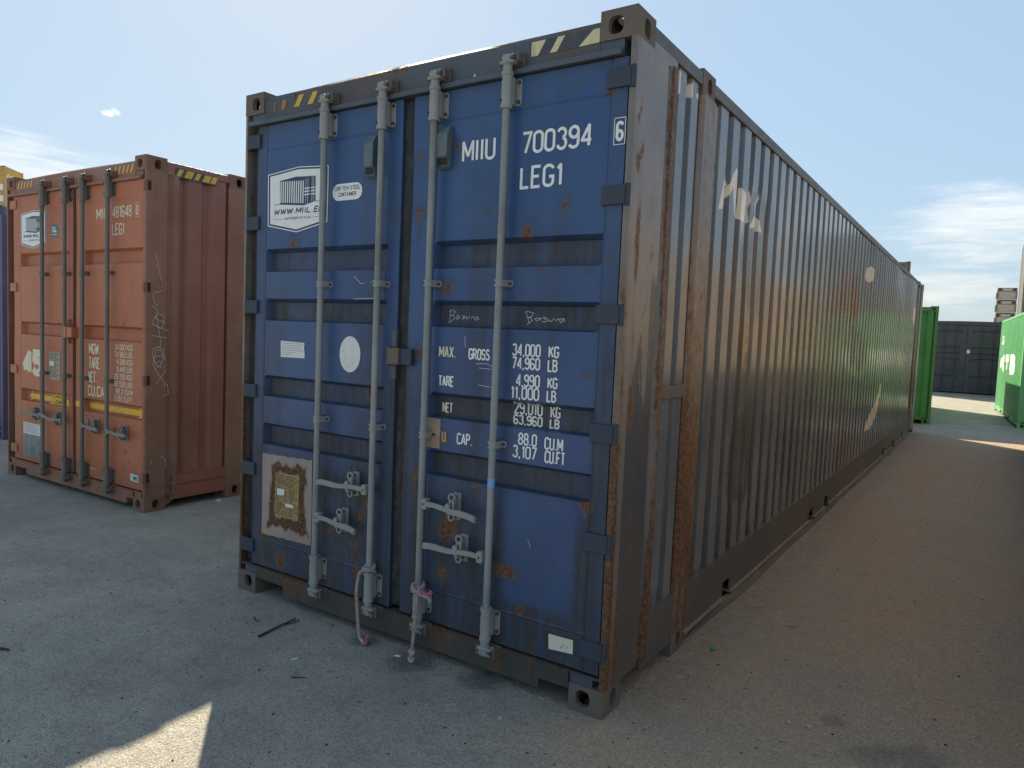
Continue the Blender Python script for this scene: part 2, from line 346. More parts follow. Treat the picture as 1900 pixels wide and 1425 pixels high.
def ground_mat():
    m, nt, b = new_mat('worn_concrete')
    tc = nd(nt, 'ShaderNodeTexCoord').outputs['Object']
    sp = nd(nt, 'ShaderNodeSeparateXYZ', {0: tc}); x, y = sp.outputs[0], sp.outputs[1]
    n0 = noise(nt, tc, 0.35, 5, 0.6); n1 = noise(nt, tc, 1.6, 9, 0.68); n2 = noise(nt, tc, 11.0, 8, 0.7); n3 = noise(nt, tc, 62.0, 4, 0.75)
    n5 = noise(nt, vmul(nt, tc, (1.0, 3.2, 1.0)), 4.0, 7, 0.65, 0.6)
    c = mixc(nt, sstep(nt, n1, 0.33, 0.68), (0.335, 0.305, 0.255), (0.460, 0.425, 0.355))
    c = mixc(nt, mth(nt, 'MULTIPLY', sstep(nt, n5, 0.52, 0.74), 0.45), c, (0.235, 0.220, 0.188))
    # brown dust and rust wash that has run off the containers into the alley
    mx = sstep(nt, mth(nt, 'ADD', x, mth(nt, 'MULTIPLY', mth(nt, 'SUBTRACT', n1, 0.5), 1.6)), -0.55, 0.35)
    my = sstep(nt, mth(nt, 'ADD', y, mth(nt, 'MULTIPLY', mth(nt, 'SUBTRACT', n1, 0.5), 1.2)), -1.3, 0.4)
    me_ = sstep(nt, mth(nt, 'ADD', y, mth(nt, 'MULTIPLY', n1, 1.2)), 14.6, 13.4)
    d = mth(nt, 'MULTIPLY', mth(nt, 'MULTIPLY', mx, my), me_)
    c = mixc(nt, mth(nt, 'MULTIPLY', d, sstep(nt, mth(nt, 'ADD', mth(nt, 'MULTIPLY', n0, 0.5), mth(nt, 'MULTIPLY', n1, 0.5)), 0.36, 0.62, 0.40, 0.92)), c, mixc(nt, sstep(nt, n2, 0.35, 0.7), (0.405, 0.255, 0.145), (0.520, 0.350, 0.210)))
    # strong rust right beside the blue container's bottom rail
    nr = mth(nt, 'MULTIPLY', mth(nt, 'MULTIPLY', sstep(nt, x, 0.38, 0.02), sstep(nt, x, -0.2, 0.0)), mth(nt, 'MULTIPLY', sstep(nt, y, -0.1, 0.5), sstep(nt, y, 14.0, 13.0)))
    c = mixc(nt, mth(nt, 'MULTIPLY', nr, sstep(nt, n2, 0.3, 0.65, 0.1, 0.55)), c, (0.18, 0.115, 0.07))
    c = mixc(nt, mth(nt, 'MULTIPLY', sstep(nt, n2, 0.52, 0.68), 0.40), c, (0.190, 0.172, 0.145))
    c = mixc(nt, mth(nt, 'MULTIPLY', sstep(nt, n2, 0.46, 0.34), 0.30), c, (0.50, 0.465, 0.39))
    # oily blotches
    c = mixc(nt, mth(nt, 'MULTIPLY', sstep(nt, noise(nt, tc, 2.6, 6, 0.62, 0.4), 0.66, 0.74), 0.55), c, (0.12, 0.105, 0.09))
    for (bx, by, br) in ((-.97, -.09, .16), (-.60, -.03, .13), (-1.32, -.06, .10), (.98, .42, .14), (1.12, .52, .16), (1.25, .44, .12), (.80, .62, .07)):
        dv = nd(nt, 'ShaderNodeVectorMath', {0: tc, 1: (bx, by, 0)}, operation='DISTANCE').outputs['Value']
        c = mixc(nt, mth(nt, 'MULTIPLY', sstep(nt, mth(nt, 'ADD', dv, mth(nt, 'MULTIPLY', mth(nt, 'SUBTRACT', n2, 0.5), br*1.8)), br, br*.35), 0.62 if bx < 0 else 0.35), c, (0.06, 0.055, 0.05))
    # aggregate grains
    v = nd(nt, 'ShaderNodeTexVoronoi', {'Vector': tc, 'Scale': 190.0}); vd = v.outputs['Distance']; vc = v.outputs['Color']
    g = nd(nt, 'ShaderNodeSeparateColor', {0: vc}).outputs[0]
    c = mixc(nt, mth(nt, 'MULTIPLY', sstep(nt, g, 0.86, 0.9), 0.35), c, (0.12, 0.115, 0.11))
    c = mixc(nt, mth(nt, 'MULTIPLY', sstep(nt, g, 0.08, 0.05), 0.35), c, (0.38, 0.37, 0.35))
    c = mixc(nt, mth(nt, 'MULTIPLY', sstep(nt, n3, 0.54, 0.66), 0.55), c, (0.165, 0.150, 0.128))
    c = mixc(nt, mth(nt, 'MULTIPLY', sstep(nt, n3, 0.42, 0.33), 0.45), c, (0.56, 0.52, 0.44))
    v2 = nd(nt, 'ShaderNodeTexVoronoi', {'Vector': tc, 'Scale': 17.0}); g2 = nd(nt, 'ShaderNodeSeparateColor', {0: v2.outputs['Color']}).outputs[0]
    c = mixc(nt, mth(nt, 'MULTIPLY', mth(nt, 'MULTIPLY', sstep(nt, g2, 0.80, 0.84), sstep(nt, v2.outputs['Distance'], 0.16, 0.08)), 0.85), c, (0.05, 0.047, 0.044))
    nt.links.new(c, b.inputs['Base Color'])
    b.inputs['Roughness'].default_value = 0.68; b.inputs['Specular IOR Level'].default_value = 0.5
    h = mth(nt, 'ADD', mth(nt, 'MULTIPLY', n3, 0.5), mth(nt, 'ADD', mth(nt, 'MULTIPLY', n2, 0.8), mth(nt, 'MULTIPLY', sstep(nt, vd, 0.0, 0.5), 0.35)))
    bp = nd(nt, 'ShaderNodeBump', {'Height': h, 'Strength': 1.0, 'Distance': 0.022}); nt.links.new(bp.outputs[0], b.inputs['Normal'])
    return m
MAT['ground'] = ground_mat()

# ------------------------------------------------------------------ the ground
def make_ground():
    xs = sorted(set([-900, -300, -120, -60, -30, -16]+[round(-12+0.5*i, 3) for i in range(36)]+[8, 16, 30, 60, 120, 300, 900]))
    ys = sorted(set([-900, -300, -100, -40, -15, -8]+[round(-5+0.5*i, 3) for i in range(44)]+[20, 26, 34, 45, 60, 90, 150, 300, 900]))
    def fn(i, j):
        x, y = xs[i], ys[j]; return (x, y, 0.0)
    g = MB().grid(len(xs), len(ys), fn).build('ground', MAT['ground'], fix=False)
    tag(g, 'worn grey concrete yard with brown dust in the alley', None, None, 'structure')
make_ground()

# ------------------------------------------------------------------ stroke lettering
def arc(cx, cy, rx, ry, a0, a1, n=9):
    return [(cx+rx*math.cos(R(a0+(a1-a0)*i/n)), cy+ry*math.sin(R(a0+(a1-a0)*i/n))) for i in range(n+1)]
def glyphs():
    G = {}; w = .42
    O = arc(.21, .79, .21, .21, 0, 180)+arc(.21, .21, .21, .21, 180, 360)+[(.42, .79)]
    G['0'] = ([O], w); G['O'] = ([O], w); G['Q'] = ([O, [(.25, .2), (.45, -.03)]], w)
    G['1'] = ([[(.03, .80), (.17, 1), (.17, 0)]], .22)
    G['2'] = ([arc(.21, .79, .21, .21, 175, -35)+[(0, 0), (.42, 0)]], w)
    G['3'] = ([arc(.20, .77, .19, .23, 160, -75), arc(.21, .27, .21, .27, 75, -165)], w)
    G['4'] = ([[(.34, 0), (.34, 1), (0, .27), (.45, .27)]], .44)
    G['5'] = ([[(.39, 1), (.06, 1), (.04, .56)]+arc(.20, .32, .22, .32, 125, -160)], w)
    six = [arc(.21, .79, .21, .21, 15, 180)+[(0, .25)], arc(.21, .26, .21, .26, 0, 360, 18)]
    G['6'] = (six, w); G['9'] = ([[(.42-x, 1-y) for x, y in q] for q in six], w)
    G['7'] = ([[(0, 1), (.42, 1), (.15, 0)]], w)
    G['8'] = ([arc(.21, .76, .19, .24, 0, 360, 16), arc(.21, .27, .21, .27, 0, 360, 16)], w)
    G['A'] = ([[(0, 0), (.22, 1), (.44, 0)], [(.08, .3), (.36, .3)]], .44)
    G['B'] = ([[(0, 0), (0, 1), (.2, 1)]+arc(.2, .765, .2, .235, 90, -90)+[(0, .53)], [(.2, .53)]+arc(.2, .265, .22, .265, 90, -90)+[(0, 0)]], w)
    Cc = arc(.21, .79, .21, .21, 10, 180)+arc(.21, .21, .21, .21, 180, 350)
    G['C'] = ([Cc], w); G['G'] = ([Cc[:-1]+[(.42, .21), (.42, .45), (.24, .45)]], w)
    G['D'] = ([[(0, 0), (0, 1), (.2, 1)]+arc(.2, .78, .22, .22, 90, 0)+arc(.2, .22, .22, .22, 0, -90)+[(0, 0)]], w)
    G['E'] = ([[(.38, 1), (0, 1), (0, 0), (.38, 0)], [(0, .52), (.32, .52)]], .38)
    G['F'] = ([[(.38, 1), (0, 1), (0, 0)], [(0, .52), (.32, .52)]], .38)
    G['H'] = ([[(0, 0), (0, 1)], [(.42, 0), (.42, 1)], [(0, .5), (.42, .5)]], w)
    G['I'] = ([[(.05, 0), (.05, 1)]], .10)
    G['K'] = ([[(0, 0), (0, 1)], [(.42, 1), (.02, .42)], [(.14, .58), (.44, 0)]], w)
    G['L'] = ([[(0, 1), (0, 0), (.36, 0)]], .36)
    G['M'] = ([[(0, 0), (0, 1), (.27, .25), (.54, 1), (.54, 0)]], .54)
    G['N'] = ([[(0, 0), (0, 1), (.42, 0), (.42, 1)]], w)
    G['P'] = ([[(0, 0), (0, 1), (.2, 1)]+arc(.2, .745, .21, .255, 90, -90)+[(0, .49)]], w)
    G['R'] = ([[(0, 0), (0, 1), (.2, 1)]+arc(.2, .755, .21, .245, 90, -90)+[(0, .51)], [(.2, .51), (.43, 0)]], w)
    G['S'] = ([arc(.21, .76, .19, .24, 20, 270)[:-1]+[(.21, .52)]+arc(.21, .26, .21, .26, 90, -160)], w)
    G['T'] = ([[(0, 1), (.42, 1)], [(.21, 1), (.21, 0)]], w)
    G['U'] = ([[(0, 1), (0, .21)]+arc(.21, .21, .21, .21, 180, 360)+[(.42, 1)]], w)
    G['\u00dc'] = ([G['U'][0][0], [(.10, 1.14), (.10, 1.24)], [(.32, 1.14), (.32, 1.24)]], w)
    G['V'] = ([[(0, 1), (.21, 0), (.42, 1)]], w)
    G['W'] = ([[(0, 1), (.15, 0), (.31, .85), (.47, 0), (.62, 1)]], .62)
    G['X'] = ([[(0, 0), (.42, 1)], [(0, 1), (.42, 0)]], w); G['Y'] = ([[(0, 1), (.21, .5), (.42, 1)], [(.21, .5), (.21, 0)]], w)
    G['Z'] = ([[(0, 1), (.42, 1), (0, 0), (.42, 0)]], w)
    G['.'] = ([[(.06, 0), (.06, .10)]], .12); G[','] = ([[(.07, .09), (.03, -.12)]], .12); G['-'] = ([[(.02, .5), (.24, .5)]], .26)
    return G
GL = glyphs()
def resample(pts, step):
    out = [pts[0]]
    for a, b in zip(pts, pts[1:]):
        n = max(1, int(math.ceil(math.hypot(b[0]-a[0], b[1]-a[1])/step)))
        out += [(a[0]+(b[0]-a[0])*i/n, a[1]+(b[1]-a[1])*i/n) for i in range(1, n+1)]
    return out
def stroke(mb, pts, w, place, step=0.02, lift=0.0):
    """flat ribbons of width w along pts (2-D), cut at sharp corners so nothing overlaps in one plane; place(a,b,lift)->xyz"""
    clean = [pts[0]]
    for p in pts[1:]:
        if math.hypot(p[0]-clean[-1][0], p[1]-clean[-1][1]) > 1e-6: clean.append(p)
    if len(clean) < 2: return
    runs = [[clean[0]]]; turn = []
    for i in range(1, len(clean)):
        runs[-1].append(clean[i])
        if i < len(clean)-1:
            a1 = math.atan2(clean[i][1]-clean[i-1][1], clean[i][0]-clean[i-1][0]); a2 = math.atan2(clean[i+1][1]-clean[i][1], clean[i+1][0]-clean[i][0])
            t = abs((a2-a1+math.pi) % (2*math.pi)-math.pi)
            if t > 0.75: runs.append([clean[i]]); turn.append(w*(.42 if t < 1.9 else .12))
    for ri, run in enumerate(runs):
        run = list(run)
        def ext(p, q, k):
            l = math.hypot(p[0]-q[0], p[1]-q[1]); return (p[0]+(p[0]-q[0])/l*k, p[1]+(p[1]-q[1])/l*k)
        if ri > 0: run[0] = ext(run[0], run[1], turn[ri-1])
        if ri < len(runs)-1: run[-1] = ext(run[-1], run[-2], turn[ri])
        ribbon(mb, run, w, place, step, lift+.00025*(ri % 5))
def ribbon(mb, pts, w, place, step, lift):
    pts = resample(pts, step); n = len(pts); vs = []
    closed = math.hypot(pts[0][0]-pts[-1][0], pts[0][1]-pts[-1][1]) < 1e-6
    for i, p in enumerate(pts):
        a = pts[i-1] if i else (pts[-2] if closed else None); c = pts[i+1] if i < n-1 else (pts[1] if closed else None)
        d1 = (p[0]-a[0], p[1]-a[1]) if a else None; d2 = (c[0]-p[0], c[1]-p[1]) if c else None
        d1 = d1 or d2; d2 = d2 or d1
        l1 = math.hypot(*d1) or 1e-9; l2 = math.hypot(*d2) or 1e-9; n1 = (-d1[1]/l1, d1[0]/l1); n2 = (-d2[1]/l2, d2[0]/l2)
        mx, my = n1[0]+n2[0], n1[1]+n2[1]; k = max(0.5*(mx*mx+my*my), 0.6); q = w/2/k
        vs += [place(p[0]+mx*q, p[1]+my*q, lift), place(p[0]-mx*q, p[1]-my*q, lift)]
    mb.add(vs, [(2*i, 2*i+1, 2*i+3, 2*i+2) for i in range(n-1)])
def text(mb, s, x0, x1, z0, z1, wt, place, step=0.012, gap=.17, slant=0.0, lift0=0.0):
    """string fitted into the box x0..x1, z0..z1, strokes wt wide"""
    adv = []; X = 0
    for ch in s:
        if ch == ' ': X += .34; continue
        st, w = GL[ch]; adv.append((st, X)); X += w+gap
    X -= gap
    h = z1-z0-wt; kx = (x1-x0-wt)/X; k = 0
    for st, ax in adv:
        for pl in st:
            stroke(mb, [(x0+wt/2+(ax+a)*kx+slant*(b*h), z0+wt/2+b*h) for a, b in pl], wt, place, step, lift0+0.0004*(k % 3)); k += 1
def fill(mb, pts, place, lift=0.0):
    """flat print cut into small triangles so that it follows the sheet metal"""
    bm = bmesh.new(); bm.faces.new([bm.verts.new((a, b, 0)) for a, b in pts])
    bmesh.ops.triangulate(bm, faces=bm.faces)
    for _ in range(5):
        es = [e for e in bm.edges if e.calc_length() > .055]
        if not es: break
        bmesh.ops.subdivide_edges(bm, edges=es, cuts=1); bmesh.ops.triangulate(bm, faces=[f for f in bm.faces if len(f.verts) > 3])
    bm.verts.index_update()
    mb.add([place(v.co.x, v.co.y, lift) for v in bm.verts], [tuple(v.index for v in f.verts) for f in bm.faces]); bm.free()
def rrect(x0, x1, z0, z1, r, n=6):
    return arc(x1-r, z1-r, r, r, 0, 90, n)+arc(x0+r, z1-r, r, r, 90, 180, n)+arc(x0+r, z0+r, r, r, 180, 270, n)+arc(x1-r, z0+r, r, r, 270, 360, n)

# ------------------------------------------------------------------ container parts
def casting_mesh(name, mat):
    """corner casting, outer corner at the origin, body towards -x, +y, -z; apertures in end, side and top faces"""
    sx, sy, sz = 0.162, 0.178, 0.118; mb = MB(); N = 16
    def face(cu, cv, hu, hv, ru, rv, fn, dep):
        # rectangle hu x hv round an oval hole ru x rv (half sizes) ; fn(u,v,d)
        ang = [2*math.pi*(i+.5)/N for i in range(N)]
        hole = [(cu+ru*math.copysign(abs(math.cos(a))**0.75, math.cos(a)), cv+rv*math.copysign(abs(math.sin(a))**0.75, math.sin(a))) for a in ang]
        rim = []
        for a in ang:
            c, s = math.cos(a), math.sin(a); t = min(hu[1 if c > 0 else 0]/abs(c), hv[1 if s > 0 else 0]/abs(s)); rim.append((cu+c*t, cv+s*t))
        corners = {0: (cu+hu[1], cv+hv[1]), 1: (cu-hu[0], cv+hv[1]), 2: (cu-hu[0], cv-hv[0]), 3: (cu+hu[1], cv-hv[0])}
        vs = [fn(u, v, 0) for u, v in hole]+[fn(u, v, 0) for u, v in rim]+[fn(u, v, dep) for u, v in hole]
        fs = []
        def onv(p): return abs(p[0]-(cu+hu[1])) < 1e-6 or abs(p[0]-(cu-hu[0])) < 1e-6
        extra = []
        for i in range(N):
            j = (i+1) % N
            if onv(rim[i]) != onv(rim[j]):
                q = int((ang[i]+.2) // (math.pi/2)) % 4
                extra.append(fn(*corners[q], 0)); k = 3*N+len(extra)-1
                fs.append((i, N+i, k, N+j, j))
            else: fs.append((i, N+i, N+j, j))
            fs.append((i, j, 2*N+j, 2*N+i))
        mb.add(vs+extra, fs)
    t = 0.028
    face(-sx/2-.012, -sz/2-.004, (sx/2-.012, sx/2+.012), (sz/2-.004, sz/2+.004), .034, .036, lambda u, v, d: (u, d, v), t)
    face(sy/2+.010, -sz/2-.004, (sy/2+.010, sy/2-.010), (sz/2-.004, sz/2+.004), .030, .038, lambda u, v, d: (-d, u, v), t)
    face(-sx/2, sy/2, (sx/2, sx/2), (sy/2, sy/2), .033, .060, lambda u, v, d: (u, v, -d), t)
    mb.box(-sx, -sx+.012, 0.002, sy-.002, -sz+.002, -.002); mb.box(-sx+.002, -.002, sy-.012, sy, -sz+.002, -.002); mb.box(-sx+.002, -.002, .002, sy-.002, -sz, -sz+.02)
    me = mb.mesh(name, mat, fix=False)
    bm = bmesh.new(); bm.from_mesh(me); bmesh.ops.remove_doubles(bm, verts=bm.verts, dist=0.0005); bmesh.ops.recalc_face_normals(bm, faces=bm.faces)
    es = [e for e in bm.edges if len(e.link_faces) == 2 and all(max(abs(v.co.x)*(v.co.x > -sx+.02), v.co.y*(v.co.y < .0), 0) < 1 for v in e.verts)
          and ((abs(e.verts[0].co.x) < 1e-4 and abs(e.verts[1].co.x) < 1e-4 and abs(e.verts[0].co.y) < 1e-4 and abs(e.verts[1].co.y) < 1e-4)
               or (abs(e.verts[0].co.z) < 1e-4 and abs(e.verts[1].co.z) < 1e-4 and (abs(e.verts[0].co.x)+abs(e.verts[1].co.x) < 1e-4 or abs(e.verts[0].co.y)+abs(e.verts[1].co.y) < 1e-4)))]
    bmesh.ops.bevel(bm, geom=es, offset=0.011, segments=3, profile=0.5, affect='EDGES', clamp_overlap=True)
    bm.to_mesh(me); bm.free(); return me

def keyed(a, b, step, keys):
    n = max(1, int(round((b-a)/step))); u = [a+(b-a)*i/n for i in range(n+1)]
    ks = [k for k in keys if a-1e-6 <= k <= b+1e-6]
    u = [q for q in u if all(abs(q-k) > step*0.35 for k in ks)]
    return sorted(u+ks)
class Leaf:
    """geometry of one door leaf: flush frame, corrugated panel"""
    def __init__(s, x0, x1, px0, px1, z0, z1, recs, grooves, y=0.002, dep=0.042):
        s.__dict__.update(locals())
    def depth(s, x, z):
        d = np.zeros(np.broadcast(x, z).shape)
        m = np.clip((x-s.px0)/.016, 0, 1)*np.clip((s.px1-x)/.016, 0, 1)
        for zt, zb in s.recs: d = d+np.clip((zt-z)/.020, 0, 1)*np.clip((z-zb)/.007, 0, 1)*m*s.dep
        for gz, gd in s.grooves:
            mm = ((x > s.px0-.005) & (x < s.px1+.005))
            d = d+np.clip(1-abs(z-gz)/.007, 0, 1)*gd*mm
        # the frame members are slightly proud of a hairline joint
        d = d+np.clip(1-abs(x-s.px0+.003)/.006, 0, 1)*.004+np.clip(1-abs(x-s.px1-.003)/.006, 0, 1)*.004
        return d
    def place(s, x, z, lift):
        q = np.array([[x, z]]); dent = .0030*(vnoise(q, 5.0, 3)[0]-.5)+.006*(vnoise(q, 2.2, 8)[0]-.5)
        return (x, s.y+float(s.depth(np.array(x), np.array(z)))+float(dent)-.0016-lift, z)
    def mb(s, step=0.016):
        kx = [s.x0, s.x1, s.px0, s.px0+.016, s.px1-.016, s.px1, s.px0-.003, s.px1+.003, s.px0-.009, s.px1+.009]
        kz = [s.z0, s.z1]
        for zt, zb in s.recs: kz += [zt, zt-.020, zb+.007, zb]
        for gz, gd in s.grooves: kz += [gz-.007, gz, gz+.007]
        xs = keyed(s.x0, s.x1, step*1.5, kx); zs = keyed(s.z0, s.z1, step, kz)
        X, Z = np.meshgrid(xs, zs); Y = s.y+s.depth(X, Z)+.0030*(vnoise(np.c_[X.ravel(), Z.ravel()], 5.0, 3).reshape(X.shape)-.5)+.006*(vnoise(np.c_[X.ravel(), Z.ravel()], 2.2, 8).reshape(X.shape)-.5)
        nx, nz = len(xs), len(zs)
        vs = [(X[j, i], Y[j, i], Z[j, i]) for j in range(nz) for i in range(nx)]
        fs = [(j*nx+i, j*nx+i+1, (j+1)*nx+i+1, (j+1)*nx+i) for j in range(nz-1) for i in range(nx-1)]
        m = MB().add(vs, fs)
        yb = s.y+.06
        for (ax, az, bx, bz) in ((s.x0, s.z0, s.x0, s.z1), (s.x1, s.z1, s.x1, s.z0), (s.x0, s.z1, s.x1, s.z1), (s.x1, s.z0, s.x0, s.z0)):
            m.add([(ax, s.y, az), (bx, s.y, bz), (bx, yb, bz), (ax, yb, az)], [(0, 1, 2, 3)])
        return m

RODY = -0.045
def bearing_mesh(mat, flip=1):
    """long bearing sleeve with side flange; rod axis at origin, centre z=0"""
    mb = MB(); r = .0245
    mb.tube([(0, 0, -.066), (0, 0, .066)], r, 14); mb.tube([(0, 0, .062), (0, 0, .076)], r+.003, 14); mb.tube([(0, 0, -.078), (0, 0, -.064)], r+.002, 14)
    mb.box(-r, .012, .004, .052, -.058, .058)
    mb.box(.004, .022, .010, .030, -.058, .058)
    out = rrect(.010, .048, -.058, .058, .014, 4); mb.prism(out, lambda a, b, d: (a, d, b), .044, .054)
    return mb.mesh('bearing_bracket', mat, bevel=0.0, smooth=True)
def bolts_mesh(pts, r, mat, y0, y1):
    mb = MB()
    for x, z in pts: mb.tube([(x, y0, z), (x, y1, z)], r, 8)
    return mb.mesh('bolt', mat)
def cam_mesh(mat):
    """locking cam that claws into the keeper; z up from the sleeve"""
    mb = MB()
    mb.tube([(0, 0, -.02), (0, 0, .045)], .021, 12); mb.tube([(0, 0, .045), (0, 0, .06)], [.021, .027], 12)
    mb.prism([(-.032, .052), (.036, .056), (.042, .070), (.020, .074), (.014, .092), (.026, .108), (.010, .122), (-.018, .120), (-.028, .100), (-.020, .080), (-.036, .072)], lambda a, b, d: (a, d, b), -.016, .028)
    mb.prism([(.020, .108), (.034, .118), (.024, .134), (.010, .126)], lambda a, b, d: (a, d, b), -.004, .012)
    return mb.mesh('cam', mat, bevel=0.003, smooth=True)
def keeper_mesh(mat):
    mb = MB(); mb.box(-.050, -.036, .010, .058, -.022, .024); mb.box(.042, .056, .010, .058, -.020, .022); mb.box(-.054, .060, .050, .062, -.03, .03)
    return mb.mesh('cam_keeper', mat, bevel=0.004)
def clamp_mesh(mat, reach=.044):
    mb = MB()
    pts = [(.0225*math.cos(a), .0225*math.sin(a)) for a in [R(t) for t in range(0, -181, -20)]]
    ring = pts+[(-.0225, .045), (-.019, .045)]+[(-.019, 0)]+[(.019*math.cos(R(t)), .019*math.sin(R(t))) for t in range(-160, 1, 20)]+[(.019, .045), (.0225, .045)]
    mb.prism(ring, lambda a, b, d: (a, b, d), -.016, .016)
    mb.prism(rrect(.0200, reach, -.015, .015, .009, 4), lambda a, b, d: (a, d, b), .040, .046)
    return mb.mesh('rod_bracket', mat, smooth=True)
def handle_mesh(mat, L, droop):
    """bar from the hub at the origin towards +x, length L; bends down by droop at the grip"""
    mb = MB(); n = 9
    def sec(t):
        x = .020+(L-.020)*t; z = -droop*max(0, (t-.45)/.55)**1.3+.004*math.sin(t*9); y = -.006-.012*math.sin(min(1, t*1.6)*math.pi*.5)
        h = .0125 if t < .45 else .0125+.003*min(1, (t-.45)*4); return x, y, z, h, .006 if t < .45 else .0075
    vs = []
    for i in range(n+1):
        x, y, z, h, d = sec(i/n)
        vs += [(x, y-d, z-h*.8), (x, y-d, z+h*.8), (x, y, z+h), (x, y+d, z+h*.8), (x, y+d, z-h*.8), (x, y, z-h)]
    fs = [(i*6+k, i*6+(k+1) % 6, (i+1)*6+(k+1) % 6, (i+1)*6+k) for i in range(n) for k in range(6)]+[(5, 4, 3, 2, 1, 0), tuple(n*6+k for k in range(6))]
    mb.add(vs, fs)
    return mb.mesh('handle', mat, smooth=True)
def hub_mesh(mat):
    mb = MB(); mb.box(-.004, .026, -.026, .010, -.026, .026)
    me = mb.mesh('handle_hub', mat, bevel=0.006); return me
def catch_mesh(mat):
    """handle retainer: back plate with an upper and a lower eye and a hook"""
    mb = MB()
    def ring(cz, r, w, y0, y1):
        o = arc(0, cz, r, r, 0, 360, 14)[:-1]; i_ = arc(0, cz, r-w, r-w, 0, 360, 14)[:-1]; n = 14
        vs = [(a, y0, b) for a, b in o]+[(a, y0, b) for a, b in i_]+[(a, y1, b) for a, b in o]+[(a, y1, b) for a, b in i_]
        fs = []
        for k in range(n):
            j = (k+1) % n
            fs += [(k, j, n+j, n+k), (2*n+k, 3*n+k, 3*n+j, 2*n+j), (k, 2*n+k, 2*n+j, j), (n+k, n+j, 3*n+j, 3*n+k)]
        mb.add(vs, fs)
    ring(.052, .022, .009, -.004, .008); ring(-.040, .019, .008, -.004, .008)
    mb.box(-.017, -.004, -.002, .040, -.028, .036); mb.box(.010, .020, -.012, .006, .000, .050)
    mb.prism([(-.022, .018), (-.010, .030), (.006, .014), (-.006, -.004), (.012, -.026), (.004, -.034), (-.020, -.010)], lambda a, b, d: (a, d, b), -.024, -.012)
    mb.box(-.020, .022, .038, .048, -.058, .070)
    return mb.mesh('handle_catch', mat, bevel=0.002, smooth=True)

FIT = {}
def fittings(key, rod, grip):
    if key not in FIT:
        FIT[key] = dict(bearing=bearing_mesh(grip), cam=cam_mesh(grip), keeper=keeper_mesh(MAT['casting_blue'] if key == 'blue' else MAT['casting_red']), clamp=clamp_mesh(grip), hub=hub_mesh(grip), catch=catch_mesh(grip),
            bbolt=bolts_mesh([(-.016, 0)], .005, MAT['dark_hole'], -.0245, -.014), fbolt=bolts_mesh([(.035, 0)], .0080, MAT['bolt'], .036, .046),
            cbolt=bolts_mesh([(.033, 0)], .007, MAT['bolt'], .033, .041), cdot=bolts_mesh([(-.010, 0)], .004, MAT['dark_hole'], -.0222, -.0205), rivet=bolts_mesh([(.011, 0)], .005, MAT['bolt'], -.029, -.024),
            eye=bolts_mesh([(0, 0)], .009, MAT['bolt'], .004, .030))
    return FIT[key]
def add_rod(door, root, F, x, ztop, zbot, zb_top, zb_bot, clamps, rodmat, r=.0165, wear=None, keeper_z=(2.770, .145)):
    mb = MB(); zs = [zbot+(ztop-zbot)*i/40 for i in range(41)]
    mb.tube([(x, RODY, z) for z in zs], r, 14)
    mb.build('lock_rod', rodmat, door, smooth=True, wear=wear)
    for z, s in ((zb_top, 1), (zb_bot, -1)):
        link('bearing_bracket', F['bearing'], door, (x, RODY, z)); 
        for q in (-.045, .045): link('bolt', F['bbolt'], door, (x, RODY, z+q)); link('bolt', F['fbolt'], door, (x, RODY, z+q*.93))
    link('cam', F['cam'], door, (x, RODY, zb_top+.078), (1, 1, .58)); link('cam', F['cam'], door, (x, RODY, zb_bot-.078), (1, 1, -.58))
    for z in keeper_z: link('cam_keeper', F['keeper'], root, (x, -.058, z))
    for z in clamps:
        link('rod_bracket', F['clamp'], door, (x, RODY, z)); link('bolt', F['cbolt'], door, (x, RODY, z)); link('bolt', F['cdot'], door, (x, RODY, z))
def add_handle(door, F, key, xh, zh, xe, ze, xc, grip, ang=0.0):
    s = 1 if xe > xh else -1; L = abs(xe-xh)
    o = link('handle', handle_mesh(grip, L, abs(zh-ze) if False else (zh-ze)), door, (xh, RODY-.012, zh), (s, 1, 1))
    link('handle_hub', F['hub'], door, (xh-s*.002, RODY, zh), (s, 1, 1)); link('bolt', F['rivet'], door, (xh-s*.002, RODY, zh), (s, 1, 1))
    zc = zh+(ze-zh)*max(0, (abs(xc-xh)/L-.45)/.55)**1.3
    link('handle_catch', F['catch'], door, (xc, RODY-.002, zc)); link('bolt', F['eye'], door, (xc, RODY-.002, zc+.052)); link('bolt', F['eye'], door, (xc, RODY-.002, zc-.040))

def spots_wear(spots, base):
    def fn(co):
        x, y, z = co[:, 0], co[:, 1], co[:, 2]; r, g, b = base(co)
        jx = (vnoise(np.c_[x, z], 40, 5)-.5)*.012; jz = (vnoise(np.c_[x, z], 40, 9)-.5)*.012
        for sx, sz, rad, drip in spots:
            d = np.hypot(x+jx-sx, (z+jz-sz)*.85); r = np.maximum(r, np.clip(1.15-d/rad*.75, 0, .85)); g = np.maximum(g, .55*np.clip(1.6-d/rad*.6, 0, 1))
            if drip > 0:
                t = (sz-z)/drip; wv = rad*(.75-.35*np.clip(t, 0, 1))
                m = np.clip(1-np.abs(x+jx-sx)/wv, 0, 1)*((t > 0) & (t < 2.2))*np.clip(1.4-t*.64, 0, 1)
                r = np.maximum(r, m*.56); g = np.maximum(g, m*.75)
        return r, g, b
    return fn

